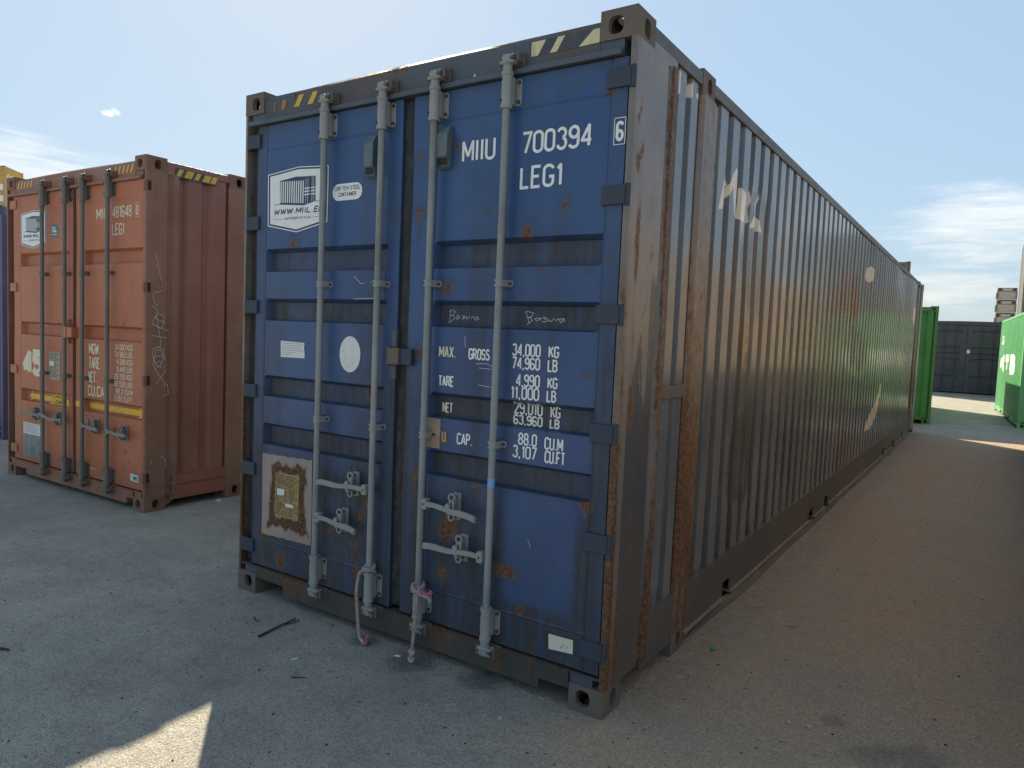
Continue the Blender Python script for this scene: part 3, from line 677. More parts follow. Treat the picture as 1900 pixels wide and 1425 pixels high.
CAST = {}
def container(name, loc, rz, L, W, H, mats, label, group=None, inter=False, front='wall', pitch=.28, dz=0.3, hires=None, cat='shipping container', roof=True, rear=True):
    """local frame: x -W..0 (left..right seen from the front), y 0..L backwards, z up"""
    T = empty(name, loc, rz); tag(T, label, cat, group)
    ck = mats['casting'].name
    if ck not in CAST: CAST[ck] = casting_mesh('corner_casting', mats['casting'])
    cm = CAST[ck]
    ys = [(0, 1), (L, -1)]
    for y, sy in ys:
        for x, sx in ((0, 1), (-W, -1)):
            for z, sz in ((H, 1), (0, -1)): link('corner_casting', cm, T, (x, y, z), (sx, sy, sz))
    if inter:
        for y, sy in ((.762, 1), (L-.762, -1)):
            for x, sx in ((0, 1), (-W, -1)):
                for z, sz in ((H, 1), (0, -1)): link('corner_casting', cm, T, (x, y, z), (sx, sy, sz))
    hr = hires or {}
    pw = hr.get('post', .16)
    # corner posts
    nz = 90 if hires else 2
    z0, z1 = .118, H-.118
    def post(x, sx, y, sy, wear=None, flare=True):
        if flare: prof = [(-.004, .0), (.004, .006), (.004, pw-.047), (-.012, pw-.030), (-.012, pw-.006), (.010, pw+.008), (.010, pw+.052), (-.034, pw+.07), (-.055, pw+.07), (-.055, .066), (-.022, .066), (-.022, .0)]
        else: prof = [(-.004, .0), (.0, .006), (.0, pw), (-.055, pw), (-.055, 0.0)]
        n = len(prof); mb = MB(); vs = []
        # subdivide profile so the wear has something to hang on
        P = []
        for i in range(n):
            a, b = prof[i], prof[(i+1) % n]; k = 16 if hires and math.hypot(b[0]-a[0], b[1]-a[1]) > .1 else 1
            P += [(a[0]+(b[0]-a[0])*q/k, a[1]+(b[1]-a[1])*q/k) for q in range(k)]
        n = len(P)
        for j in range(nz+1):
            z = z0+(z1-z0)*j/nz; vs += [(x+sx*a, y+sy*b, z) for a, b in P]
        fs = [(j*n+i, j*n+(i+1) % n, (j+1)*n+(i+1) % n, (j+1)*n+i) for j in range(nz) for i in range(n)]
        mb.add(vs, fs); mb.build('corner_post', mats['post'], T, wear=wear)
    fl = bool(hires)
    for x, sx in ((0, 1), (-W, -1)):
        post(x, sx, 0, 1, hr.get('post_wear'), fl)
        if rear: post(x, sx, L, -1, None, False)
    for x, sx in ((0, 1), (-W, -1)):
        for y, sy in ys:
            e = max(pw+.07, .18) if (fl and y == 0) else max(pw, .18)
            if e > .182:
                MB().box(x-sx*.05, x-sx*.003, y+sy*.179, y+sy*e, H-.125, H-.022).build('gusset_plate', mats['post'], T)
                if not (fl and y == 0): MB().box(x-sx*.05, x-sx*.003, y+sy*.179, y+sy*e, .062, .125).build('gusset_plate', mats['post'], T)
    # intermediate posts under the 40 ft castings
    if inter:
        for y, sy in ((.762, 1), (L-.762, -1)):
            for x, sx in ((0, 1), (-W, -1)):
                mb = MB(); P = [(.0, .02), (.006, .03), (.006, .185), (-.004, .20), (-.006, .25), (-.05, .26), (-.05, .0), (-.012, .0)]; n = len(P); vs = []
                for j in range(nz+1):
                    z = z0+(z1-z0)*j/nz; vs += [(x+sx*a, y+sy*b, z) for a, b in P]
                mb.add(vs, [(j*n+i, j*n+(i+1) % n, (j+1)*n+(i+1) % n, (j+1)*n+i) for j in range(nz) for i in range(n)])
                mb.build('castings_post', mats['post'], T, wear=hr.get('mid_wear'))
    # side walls, top and bottom rails
    ya = (pw+.07 if fl else pw+.0); cuts = [(ya, L-.16)]
    if inter: cuts = [(ya, .762), (.762+.26, L-.762-.26), (L-.762, L-.16)]
    zb, zt = hr.get('rail_top', .16), H-.075
    for x, sx, nm in ((0, 1, 'right'), (-W, -1, 'left')):
        for (a, b) in cuts:
            if b-a < .05: continue
            k = max(1, int(round((b-a)/pitch))); p = (b-a)/k; ypts = []
            o, i_ = (-.010, -.042)
            fine = hires and sx == 1
            for q in range(k):
                y = a+q*p; seg = [(y, i_), (y+.20*p, i_), (y+.33*p, o), (y+.87*p, o)]
                if fine:
                    seg = [(y, i_), (y+.10*p, i_), (y+.20*p, i_), (y+.265*p, (i_+o)/2), (y+.33*p, o), (y+.465*p, o), (y+.60*p, o), (y+.735*p, o), (y+.87*p, o), (y+.935*p, (i_+o)/2)]
                ypts += seg
            ypts.append((b, i_))
            if fine:
                q2 = []
                for (u0, d0), (u1, d1) in zip(ypts, ypts[1:]):
                    kk = 3 if 1.02 < u0 < 2.12 or u0 < .8 else 1
                    q2 += [(u0+(u1-u0)*e/kk, d0+(d1-d0)*e/kk) for e in range(kk)]
                ypts = q2+[ypts[-1]]
            zs = [zb+(zt-zb)*j/max(1, round((zt-zb)/dz)) for j in range(max(1, round((zt-zb)/dz))+1)]
            if fine: zs = sorted(set([round(zb+(zt-zb)*j/40, 4) for j in range(41)]+[round(2.27+.009*j, 4) for j in range(35)]+([round(2.69+.012*j, 4) for j in range(11)] if a < .7 else [])+[round(.55+.03*j, 4) for j in range(20)]))
            n = len(ypts)
            if fine:
                YY, ZZ = np.meshgrid([q[0] for q in ypts], zs); PP = np.c_[YY.ravel(), ZZ.ravel()]
                RIB = (.014*(vnoise(PP, (.5, .45), 63)-.5)+.006*(vnoise(np.c_[np.floor((YY.ravel()-a)/p+1e-5)*3.7, ZZ.ravel()*.8], 1.0, 61)-.5)-.010*sst(vnoise(PP, (1.1, 1.3), 62), .74, .95)).reshape(YY.shape)
            def fn(i, j):
                y, d = ypts[i]; z = zs[j]; wob = RIB[j][i] if fine else 0
                if fine and 8 < y < 12.6: wob = .006*math.sin(y*2.3+z*1.1)*math.sin(z*1.7)*min(1, (y-8)/2)
                return (x+sx*(d+wob), y+(.018*math.sin(z*1.6)*math.sin((y-9)*1.4) if fine and y > 9.0 and y < 12.4 else 0), z)
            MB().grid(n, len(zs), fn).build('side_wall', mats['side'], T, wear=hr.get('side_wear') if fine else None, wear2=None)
        # top rail
        seg = [(0.178, L-.178)] if not inter else [(0.178, .762), (.94, L-.94), (L-.762, L-.178)]
        for a, b in seg:
            MB().box(x-sx*.060, x-sx*.002, a, b, H-.080, H-.020).build('top_rail', mats['rail'], T, bevel=.006)
        # bottom rail: plate with fork pockets and hand holes, lower flange
        segb = [(0.178, L-.178)] if not inter else [(pw+.0, .762), (.94, L-.94), (L-.762, L-.178)]
        for a, b in segb:
            out = [(a, zb+.004), (a, .075)]
            if b-a > 3:
                for (h0, h1) in hr.get('notches', ((L/2-1.18, L/2-.84), (L/2+.84, L/2+1.18))):
                    out += [(h0, .075), (h0, .16 if hires else .135), (h1, .16 if hires else .135), (h1, .075)]
            out += [(b, .075), (b, zb+.004)]
            mb = MB(); mb.prism(out[::-1], lambda p_, q_, d: (x-sx*d, p_, q_), .004, .014)
            mb.build('bottom_rail', mats['rail'], T, wear=hr.get('rail_wear') if b-a > 3 else None)
            if b-a > 3:
                mb = MB()
                ns = [a]+[v for h in hr.get('notches', ((L/2-1.18, L/2-.84), (L/2+.84, L/2+1.18))) for v in h]+[b]
                for q in range(0, len(ns), 2): mb.box(x-sx*.05, x+sx*.012, ns[q], ns[q+1], .062, .0745)
                mb.build('bottom_flange', mats['flange'] if 'flange' in mats else mats['rail'], T)
            MB().box(x-sx*.05, x-sx*.002, a, b, zb+.006, zb+.012).build('wall_ledge', mats['rail'], T)
    # floor underside and roof
    MB().box(-W+.06, -.06, .2, L-.2, .135, .16).build('floor', MAT['dark_hole'], T)
    if roof:
        nry = max(4, int(L/.5)) if hires else 2
        mb = MB(); mb.grid(9, nry+1, lambda i, j: (-W+.03+(W-.06)*i/8, .183+(L-.366)*j/nry, H-.030+.018*math.sin(math.pi*i/8)*(1 if 0 < j < nry else .6)))
        mb.build('roof', mats['rail'], T); MB().box(-W+.164, -.164, .015, .184, H-.050, H-.034).build('roof_plate', mats['rail'], T)
    # rear end
    if rear:
        k = max(3, int(W/.22)); p = (W-.12)/k; pts = []
        for q in range(k): pts += [(-W+.06+q*p, L-.05), (-W+.06+q*p+.3*p, L-.05), (-W+.06+(q+.5)*p, L-.012), (-W+.06+(q+.8)*p, L-.012)]
        pts.append((-.06, L-.05))
        MB().grid(len(pts), 2, lambda i, j: (pts[i][0], pts[i][1], (.12, H-.1)[j])).build('end_wall', mats['side'], T)
        MB().box(-W+.162, -.162, L-.06, L-.004, H-.11, H-.02).build('end_header', mats['post'], T)
        MB().box(-W+.162, -.162, L-.05, L-.004, .05, .15).build('end_sill', mats['post'], T)
    if front == 'wall':
        k = max(3, int(W/.27)); p = (W-.11)/k; pts = []
        for q in range(k): pts += [(-W+.055+q*p, .05), (-W+.055+q*p+.3*p, .05), (-W+.055+(q+.5)*p, .012), (-W+.055+(q+.8)*p, .012)]
        pts.append((-.055, .05))
        MB().grid(len(pts), 2, lambda i, j: (pts[i][0], pts[i][1], (.14, H-.1)[j])).build('end_wall', mats['side'], T)
        MB().box(-W+.162, -.162, .004, .06, H-.12, H-.02).build('end_header', mats['post'], T, bevel=.006)
        MB().box(-W+.162, -.162, .004, .06, .09, .17).build('end_sill', mats['post'], T, bevel=.006)
    return T

def door_frame(T, W, H, mats, hw=None, sw=None, pockets=None, ztop=2.72):
    # header with drip lip, subdivided so it can carry wear
    n = 60; prof = [(.006, ztop+.012), (.006, H-.052), (.022, H-.036), (.10, H-.032), (.10, ztop+.012)]
    mb = MB(); x0, x1 = -W+.163, -.163; m = len(prof)
    vs = []
    for i in range(n+1):
        x = x0+(x1-x0)*i/n; bow = .012*math.sin(math.pi*i/n)
        vs += [(x, a, b+(bow if q in (1, 2, 3) else 0)) for q, (a, b) in enumerate(prof)]
    mb.add(vs, [(i*m+k, i*m+(k+1) % m, (i+1)*m+(k+1) % m, (i+1)*m+k) for i in range(n) for k in range(m)])
    mb.build('header', mats['post'], T, wear=hw)
    MB().box(-W+.055, -.055, -.022, .05, ztop-.014, ztop+.011).build('drip_lip', mats['post'], T, bevel=.005)
    MB().box(-W+.055, -.055, .035, .06, ztop-.06, ztop-.015).build('header_gasket', MAT['rubber'], T)
    # sill with fork pockets
    zs = .168; out = [(-W+.163, zs), (-W+.163, .055)]
    ps = pockets or ()
    out = [(-W+.165, zs)]
    if ps:
        (a0, a1, ah), (b0, b1, bh) = ps
        out += [(-W+.165, ah), (a1, ah), (a1, .045), (b0, .045), (b0, bh), (-.165, bh)]
    else: out += [(-W+.165, .05), (-.165, .05)]
    out += [(-.165, zs)]
    # as a fine grid strip: columns between outline heights
    def zlo(x):
        if not ps: return .05
        if x < a1: return ah
        if x > b0: return bh
        return .045
    xs = keyed(-W+.165, -.165, .03, [-W+.165, -.165]+([a1-.0005, a1+.0005, b0-.0005, b0+.0005] if ps else []))
    mb = MB(); mb.grid(len(xs), 8, lambda i, j: (xs[i], .0-.004*(j == 7), zlo(xs[i])+(zs-zlo(xs[i]))*j/7))
    mb.grid(len(xs), 2, lambda i, j: (xs[i], -.004+.075*j, zs))
    mb.grid(len(xs), 2, lambda i, j: (xs[i], .07*j, zlo(xs[i])))
    mb.build('sill', mats.get('sill', mats['post']), T, wear=sw)
    MB().box(-W+.01, -.01, .004, .07, zs-.012, zs-.001).build('sill_plate', mats.get('sill', mats['post']), T)
    for xa, xb in ((-W+.056, -W+.163), (-.163, -.056)):
        MB().box(xa, xb, .008, .07, .1185, zs-.013).build('sill_end', mats['post'], T); MB().box(xa, xb, .008, .09, ztop+.012, H-.1185).build('header_end', mats['post'], T)
    MB().box(-W+.17, -.17, .075, .085, .06, zs-.02).build('sill_back', MAT['dark_hole'], T)

# ------------------------------------------------------------------ THE BLUE CONTAINER
W, H, L = 2.438, 2.896, 13.716
POLY = {
 'M1': [(1.125, 2.294), (1.203, 2.469), (1.227, 2.575), (1.262, 2.545), (1.292, 2.448), (1.245, 2.40), (1.190, 2.300)],
 'M2': [(1.270, 2.362), (1.285, 2.435), (1.34, 2.51), (1.397, 2.562), (1.438, 2.549), (1.452, 2.479), (1.472, 2.303), (1.402, 2.303), (1.356, 2.448), (1.306, 2.400)],
 'a': [(1.500, 2.475), (1.600, 2.460), (1.612, 2.303), (1.545, 2.292), (1.494, 2.302), (1.500, 2.391)],
 'c': [(1.672, 2.434), (1.716, 2.495), (1.730, 2.447), (1.716, 2.392), (1.726, 2.316), (1.702, 2.300), (1.664, 2.365)],
 'k': [(1.738, 2.285), (1.836, 2.375), (1.818, 2.44), (1.872, 2.521), (1.905, 2.575), (1.932, 2.489), (1.905, 2.403), (1.920, 2.378), (2.012, 2.293), (1.913, 2.288), (1.887, 2.371), (1.842, 2.298)],
 'smile': [(7.05, 0.585), (7.1, 0.66), (7.45, 0.78), (8.0, 0.93), (8.32, 1.14), (8.40, 1.12), (8.22, 0.80), (7.75, 0.62), (7.5, .58)],
 'peach': [(6.27, 2.37), (6.31, 2.49), (6.70, 2.56), (7.02, 2.54), (6.90, 2.41), (6.6, 2.36)],
 'white': [(12.08, 2.36), (12.50, 2.40), (12.50, 2.1), (12.15, 2.04)],
 'tri1': [(.575, 2.74), (.665, 2.80), (.668, 2.725)], 'tri2': [(.70, 2.755), (.79, 2.80), (.79, 2.725)], 'tri0': [(.47, 2.70), (.475, 2.80), (.51, 2.80), (.51, 2.70)]}
def blue_side_wear_shade(co):
    y, z = co[:, 1], co[:, 2]; p = np.c_[y, z]
    ridge = vnoise(np.c_[y, z], (4.75, .5), 11)
    r = .10+.20*sst(vnoise(p, (.9, .5), 2), .45, .8)
    # broad rusty band high on the far half, and rusty feet
    band = sst(y, 2.6, 4.5)*sst(z, 1.75, 2.05)*(1-sst(z, 2.30, 2.52)); r = r+.26*band*(0.5+vnoise(p, (2, 1.2), 4))
    r = r+.14*(1-sst(z, .32, .75))+.16*sst(y, 8.5, 12.5)*(1-sst(z, 1.2, 1.9))
    # scratched outer folds: long vertical rust lines on single ribs
    rib = np.floor((y-1.022)/.2106+1e-3); h = vnoise(np.c_[rib*7.31, rib*0+.5], 1.0, 21)
    outer = (co[:, 0] > -.016)
    r = r+outer*sst(h, .45, .8)*.30*sst(vnoise(np.c_[rib*3.1, z*1.3], 1.0, 8), .40, .7)*(1-sst(z, 2.2, 2.7))
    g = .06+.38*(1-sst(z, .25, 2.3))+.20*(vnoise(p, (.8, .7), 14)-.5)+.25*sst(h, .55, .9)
    g = g+.25*band; g = np.where(outer, g*.62, g+.55)  # slopes and inner flats painted darker, standing in for shade between the ribs
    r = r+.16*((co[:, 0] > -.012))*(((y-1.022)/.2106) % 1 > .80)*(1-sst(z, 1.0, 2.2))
    b = np.full(len(y), -1.0)
    for k, q in POLY.items(): b = np.maximum(b, poly_sd(y, z, q))
    b = np.clip(.5+b/np.where(y < 2.2, .03, .05), 0, 1)
    # the paint is cut where the folds fall away
    m = b > .3; r = np.where(m, r*.2-.1, r); g = np.where(m, g*.12, g)
    return r, np.clip(g, 0, .9), b
def blue_post_wear(co):
    x, y, z = co.T; p = np.c_[y, z]
    r = .10+.22*sst(vnoise(p, (9, .8), 31), .55, .8)+.12*(vnoise(p, (20, 3), 32)-.5)
    r = np.where((y > .374) & (y < .45), r+.44+.25*(vnoise(p, (3, 2), 33)-.3), r)       # rusty fold
    r = np.where(y < .030, r+.22*vnoise(p, (3, 1.6), 35)+.34*(1-sst(z, .5, 1.9)), r)                            # chipped front edge
    r = r+.55*np.clip(1-np.hypot((y-.09)/.045, (z-2.02)/.24), 0, 1)                      # dark scab
    r = r+.30*np.clip(1-np.abs(y-.10)/.05, 0, 1)*(1-sst(z, 1.9, 2.3))*vnoise(p, (30, .7), 36)
    r = r+.25*(1-sst(z, .1, .7))
    g = .03+.55*(1-sst(z, .2, 1.7))*(.6+.6*vnoise(p, (14, .6), 37)); g = np.where(y < .04, g+.25, g)
    b = sst(z+.5*(vnoise(p, (16, 1.3), 38)-.5), 1.75, 1.25)*sst(y+.10*(vnoise(p, (6, 1.6), 39)-.5), .06, .10)*(y < .36)*.62
    b = np.maximum(b, .62*sst(vnoise(p, (11, .9), 40), .60, .68)*(y < .36)*(1-sst(z, 1.6, 2.5)))
    r = r+.30*np.clip(1-np.abs(y-(.16+.03*(vnoise(p, (.01, 2), 42)-.5)))/.012, 0, 1)*(1-sst(z, .9, 1.7))
    for sy_, sz_, sr_ in ((.06, 2.30, .03), (.10, 2.36, .022), (.14, 2.44, .02), (.05, 2.47, .02), (.21, 2.42, .018), (.07, 2.52, .015), (.24, 1.95, .018), (.12, 1.30, .04)): r = r+.55*np.clip(1.2-np.hypot((y-sy_)/sr_, (z-sz_)/(sr_*2.6)), 0, 1)
    return r, np.clip(g, 0, .9), b
def blue_mid_wear(co):
    x, y, z = co.T; p = np.c_[y, z]
    r = .26+.30*(vnoise(p, (8, 1.1), 41)-.35)+.34*(1-sst(z, .7, 1.9)); g = .35+.35*(1-sst(z, .8, 2.2))
    return r, g, y*0
def rail_wear(co):
    y, z = co[:, 1], co[:, 2]; return .08+0*y, .4+.0*y, 0*y

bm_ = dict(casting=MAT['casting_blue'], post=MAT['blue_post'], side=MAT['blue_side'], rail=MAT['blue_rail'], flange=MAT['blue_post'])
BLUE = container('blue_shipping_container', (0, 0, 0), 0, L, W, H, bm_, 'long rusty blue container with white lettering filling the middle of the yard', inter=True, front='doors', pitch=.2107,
    hires=dict(post=.372, post_wear=blue_post_wear, side_wear=blue_side_wear_shade, mid_wear=blue_mid_wear, rail_top=.318,
               notches=((1.60, 1.74), (4.02, 4.20), (4.72, 4.88), (9.0, 9.2), (10.2, 10.42), (11.6, 11.75))))
MB().box(-.030, .004, .418, .760, 1.322, 1.382).build('strap_plate', MAT['casting_blue'], BLUE, bevel=.003)
mb = MB(); ns_ = 90
fx = vnoise(np.c_[np.arange(ns_+1)*.14, np.zeros(ns_+1)], 1.6, 5); fz = vnoise(np.c_[np.arange(ns_+1)*.14, np.zeros(ns_+1)], 2.3, 6)
fl_ = lambda i, j, t=0: (lambda k: (-.02+(k[0]+.02)*min(1, (i+.2)/7) if j else k[0], k[1], k[2]*min(1, (i+.1)/5)))(((-.02, .004+.012*fx[i], .010+.022*fx[i])[j], .955+(L-1.91)*i/ns_, (.050, .030+.022*fz[i], -.001)[j]))
mb.grid(ns_+1, 3, fl_).build('rust_flange', MAT['casting_blue'], BLUE, label='bent rusty flange along the ground')
# header wear
def header_wear(co):
    x, y, z = co.T; p = np.c_[x, z]
    r = .10+.20*sst(vnoise(p, (5, 9), 51), .5, .8)+.35*sst(z, H-.065, H-.03)*vnoise(p, (7, 3), 52)
    r = r+.3*np.clip(1-np.hypot((x+1.03)/.12, (z-2.80)/.05), 0, 1)
    g = .15+.40*sst(vnoise(p, (3, 4), 53), .45, .75)-.30*np.clip(1-np.abs(x+1.0)/.75, 0, 1); return r, np.clip(g, .05, .9), x*0
def sill_wear(co):
    x, y, z = co.T; p = np.c_[x, z]
    r = .10+.22*sst(vnoise(p, (7, 6), 61), .45, .75)+.2*sst(z, .13, .16); g = .55+.3*(vnoise(p, (4, 4), 62)-.5)
    return r, g, x*0
blue_front = dict(post=MAT['blue_frame'], sill=MAT['blue_sill'])
door_frame(BLUE, W, H, blue_front, header_wear, sill_wear, pockets=((-2.207, -2.028, .100), (-.314, -.160, .088)), ztop=2.722)

RECS = ((2.014, 1.885), (1.736, 1.611), (1.300, 1.178), (1.024, .900))
SPOTS = [(-0.29, 2.144, 0.020, 0.112), (-0.691, 2.141, 0.013, 0.132), (-0.472, 2.031, 0.034, 0), (-0.883, 2.442, 0.020, 0.074), (-0.91, 1.787, 0.028, 0.015), (-1.10, 2.41, 0.020, 0.102), (-1.09, 2.153, 0.022, 0.116), (-1.066, 0.887, 0.028, 0.16), (-1.074, 1.481, 0.03, 0.157), (-0.848, 0.646, 0.060, 0.078), (-0.83, 0.70, 0.035, 0.078), (-0.697, 0.889, 0.022, 0.088), (-0.83, 0.882, 0.014, 0.026), (-0.96, 0.836, 0.018, 0.052), (-0.875, 0.443, 0.028, 0.105), (-0.49, 0.524, 0.034, 0), (-0.54, 0.522, 0.03, 0), (-0.424, 0.369, 0.023, 0), (-0.122, 0.89, 0.028, 0.057), (-0.133, 0.849, 0.013, 0), (-0.256, 0.616, 0.011, 0), (-0.235, 0.578, 0.011, 0), (-0.377, 0.667, 0.009, 0), (-1.998, 2.038, 0.030, 0), (-1.996, 1.985, 0.016, 0.074), (-1.398, 0.741, 0.042, 0.155), (-1.37, 0.70, 0.035, 0.1), (-1.416, 0.61, 0.028, 0.057), (-1.43, 1.255, 0.032, 0), (-1.686, 1.459, 0.014, 0.129), (-1.531, 1.332, 0.010, 0.028), (-1.655, 0.494, 0.030, 0.044), (-1.478, 0.455, 0.03, 0.072), (-1.316, 2.165, 0.009, 0.053), (-1.243, 2.161, 0.009, 0.052), (-0.744, 2.693, 0.010, 0.038), (-0.157, 1.436, 0.011, 0.04), (-0.403, 1.873, 0.009, 0.009), (-0.295, 1.837, 0.008, 0.011), (-0.39, 1.872, 0.009, 0.005), (-0.163, 1.869, 0.013, 0.026), (-0.077, 1.907, 0.012, 0.011), (-0.813, 1.884, 0.011, 0.007), (-0.998, 1.69, 0.009, 0.008), (-1.452, 0.316, 0.028, 0.029), (-1.738, 0.19, 0.028, 0.024), (-2.057, 0.246, 0.05, 0.016), (-0.089, 1.341, 0.009, 0.013), (-0.972, 1.11, 0.036, 0.052), (-0.888, 1.081, 0.024, 0.038), (-2.329, 1.278, 0.02, 0.189), (-0.09, 2.569, 0.02, 0.053), (-0.565, 1.733, 0.010, 0.019), (-.25, 2.63, .010, .04), (-.33, 2.62, .008, .03), (-.60, 2.62, .008, .03), (-1.60, 2.60, .008, .02)]
def door_wear_base(co):
    x, y, z = co.T; p = np.c_[x, z]
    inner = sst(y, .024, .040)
    g = .03+1.15*(1-sst(z, .50, 1.05))*(.6+.6*vnoise(p, (5, 2.2), 71))+.20*(1-sst(z, .7, 1.5))+.50*sst(vnoise(p, (13, .7), 77), .55, .85)*(.30+.70*(1-sst(z, 1.0, 2.4)))+.18*sst(vnoise(p, (3, 2.2), 78), .55, .8)
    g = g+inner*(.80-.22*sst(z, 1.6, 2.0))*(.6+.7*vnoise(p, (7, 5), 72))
    # clean scrubbed panel low on the right leaf
    cl = sst(x, -.58, -.50)*(1-sst(x, -.20, -.14))*sst(z, .36, .42)*(1-sst(z, .86, .90)); g = g*(1-.75*cl)
    # dusty hinge stiles and the dirty meeting stiles
    g = g+.50*(1-sst(x, -2.30, -2.20))+.42*sst(x, -.14, -.09)*(1-.5*sst(z, 1.3, 2.2))
    g = g+.50*sst(x, -1.33, -1.27)*(1-sst(x, -1.05, -1.0))*(1-sst(z, 1.1, 1.6))
    g = g+.25*sst(z, 2.62, 2.70)
    # pale run-off below each rib
    r = .02+.10*(1-sst(z, .2, .5))+.12*sst(vnoise(p, (6, 5), 73), .6, .85)*(1-sst(z, .7, 1.3))
    r = r+.38*sst(vnoise(p, (17, 1.3), 79), .70, .92)*(.35+.65*(1-sst(z, .5, 1.3)))*(1-cl)*(1-sst(z, 1.9, 2.3))
    r = r+.10*sst(x, -1.30, -1.24)*(1-sst(x, -1.08, -1.02))*vnoise(p, (6, 3), 75)
    return r, np.clip(g, 0, .92), x*0
DW = spots_wear(SPOTS, door_wear_base)
LEFT = Leaf(-2.318, -1.214, -2.232, -1.292, .182, 2.702, RECS, ((2.566, .004), (.338, -.0025)))
RIGHT = Leaf(-1.142, -.028, -.992, -.106, .182, 2.702, RECS, ((2.566, .004), (.338, -.0025)))
DL = LEFT.mb().build('door', MAT['blue_door'], BLUE, label='left door with the house-shaped logo sticker', wear=DW)
DR = RIGHT.mb().build('door', MAT['blue_door'], BLUE, label='right door with the white weight lettering', wear=DW)
# gaskets
mb = MB(); mb.box(-1.211, -1.145, .018, .05, .20, 2.69); mb.build('door_gasket', MAT['rubber'], BLUE)
for x0, x1 in ((-W+.030, -2.322), (-.0275, -.0265)):
    MB().box(x0, x1, .040, .06, .18, 2.70).build('door_gasket', MAT['rubber'], BLUE)
# hinges
hm = MB(); hm.box(-.052, .052, -.010, .010, -.038, .038); hm.tube([(.058, .004, -.044), (.058, .004, .044)], .012, 10); HM = hm.mesh('hinge', MAT['blue_hinge'], bevel=.003)
for z in (2.622, 2.163, 1.686, 1.200, .742, .285):
    link('hinge', HM, DR, (-.064, -.002, z)); link('hinge', HM, DL, (-2.345, -.002, z), (-1, 1, 1))
FB = fittings('blue', MAT['galv'], MAT['galv_grip'])
def rod_wear(co):
    z = co[:, 2]; p = np.c_[co[:, 0]*9, z]
    return .05*vnoise(p, (1, 9), 81), .30*sst(vnoise(p, (1, 2), 82), .4, .8)+.35*(1-sst(z, .2, .5))+.3*sst(z, 2.2, 2.7), z*0
for door, x in ((DL, -1.722), (DL, -1.312), (DR, -.982), (DR, -.577)):
    add_rod(door, BLUE, FB, x, 2.72, .19, 2.636, .280, (1.812, 1.097), MAT['galv'], wear=rod_wear)
add_handle(DL, FB, 'blue', -1.338, .775, -1.685, .765, -1.462, MAT['galv_grip'])
add_handle(DL, FB, 'blue', -1.696, .574, -1.392, .550, -1.535, MAT['galv_grip'])
add_handle(DR, FB, 'blue', -.957, .770, -.637, .748, -.795, MAT['galv_grip'])
add_handle(DR, FB, 'blue', -.603, .582, -.935, .572, -.744, MAT['galv_grip'])
MB().tube([(-.577, RODY, .905), (-.577, RODY, .945)], .0172, 14).build('tape_wrap', MAT['blue_tape'], DR, smooth=True)
# vents
def vent(door, xc, zc, w, h):
    mb = MB(); mb.prism([(0, h/2), (-.016, h/2-.006), (-.040, h/2-.045), (-.040, -h/2+.055), (-.028, -h/2+.045), (-.022, -h/2+.012), (0, -h/2)], lambda a, b, d: (xc+d, .003+a*1.1, zc+b), -w/2, w/2)
    v = mb.build('vent', MAT['vent_plastic'], door, bevel=.003)
    mb = MB()
    for k in range(6): mb.box(xc-w/2+.004, xc+w/2-.004, -.0275-.001*k, -.0255, zc-h/2+.018+k*.0055, zc-h/2+.0205+k*.0055)
    mb.build('vent_grille', MAT['dark_hole'], door)
vent(DL, -1.405, 2.445, .062, .215); vent(DR, -.937, 2.440, .064, .200)
# customs lock box over the meeting stiles
mb = MB(); mb.box(-1.240, -1.165, -.040, .012, 1.418, 1.500); mb.box(-1.240, -1.233, -.042, .012, 1.410, 1.508); mb.build('lock_box', MAT['casting_blue'], DL, bevel=.004)
mb = MB(); mb.box(-1.164, -1.092, -.028, .012, 1.420, 1.498); mb.build('lock_box', MAT['blue_hinge'], DR, bevel=.004)
mb = MB(); mb.box(-1.236, -1.205, -.012, .012, 1.345, 1.585); mb.build('lock_bar', MAT['blue_frame'], DL, bevel=.003)
# repair plate
mb = MB(); mb.box(-1.000, -.914, -.006, .010, 1.032, 1.174); mb.build('repair_plate', MAT['tan_primer'], DR, bevel=.003)

# lettering on the right leaf
PR = RIGHT.place; PL = LEFT.place
def line(door, s, x0, x1, z0, z1, wt, pl, mat='letter', **k):
    mb = MB(); text(mb, s, x0, x1, z0, z1, wt, pl, **k); return mb.build('lettering', MAT[mat], door, fix=False)
line(DR, 'MIIU', -.846, -.659, 2.364, 2.464, .0130, PR); line(DR, '700394', -.520, -.174, 2.367, 2.464, .0130, PR); line(DR, 'LEG1', -.521, -.305, 2.219, 2.317, .0130, PR)
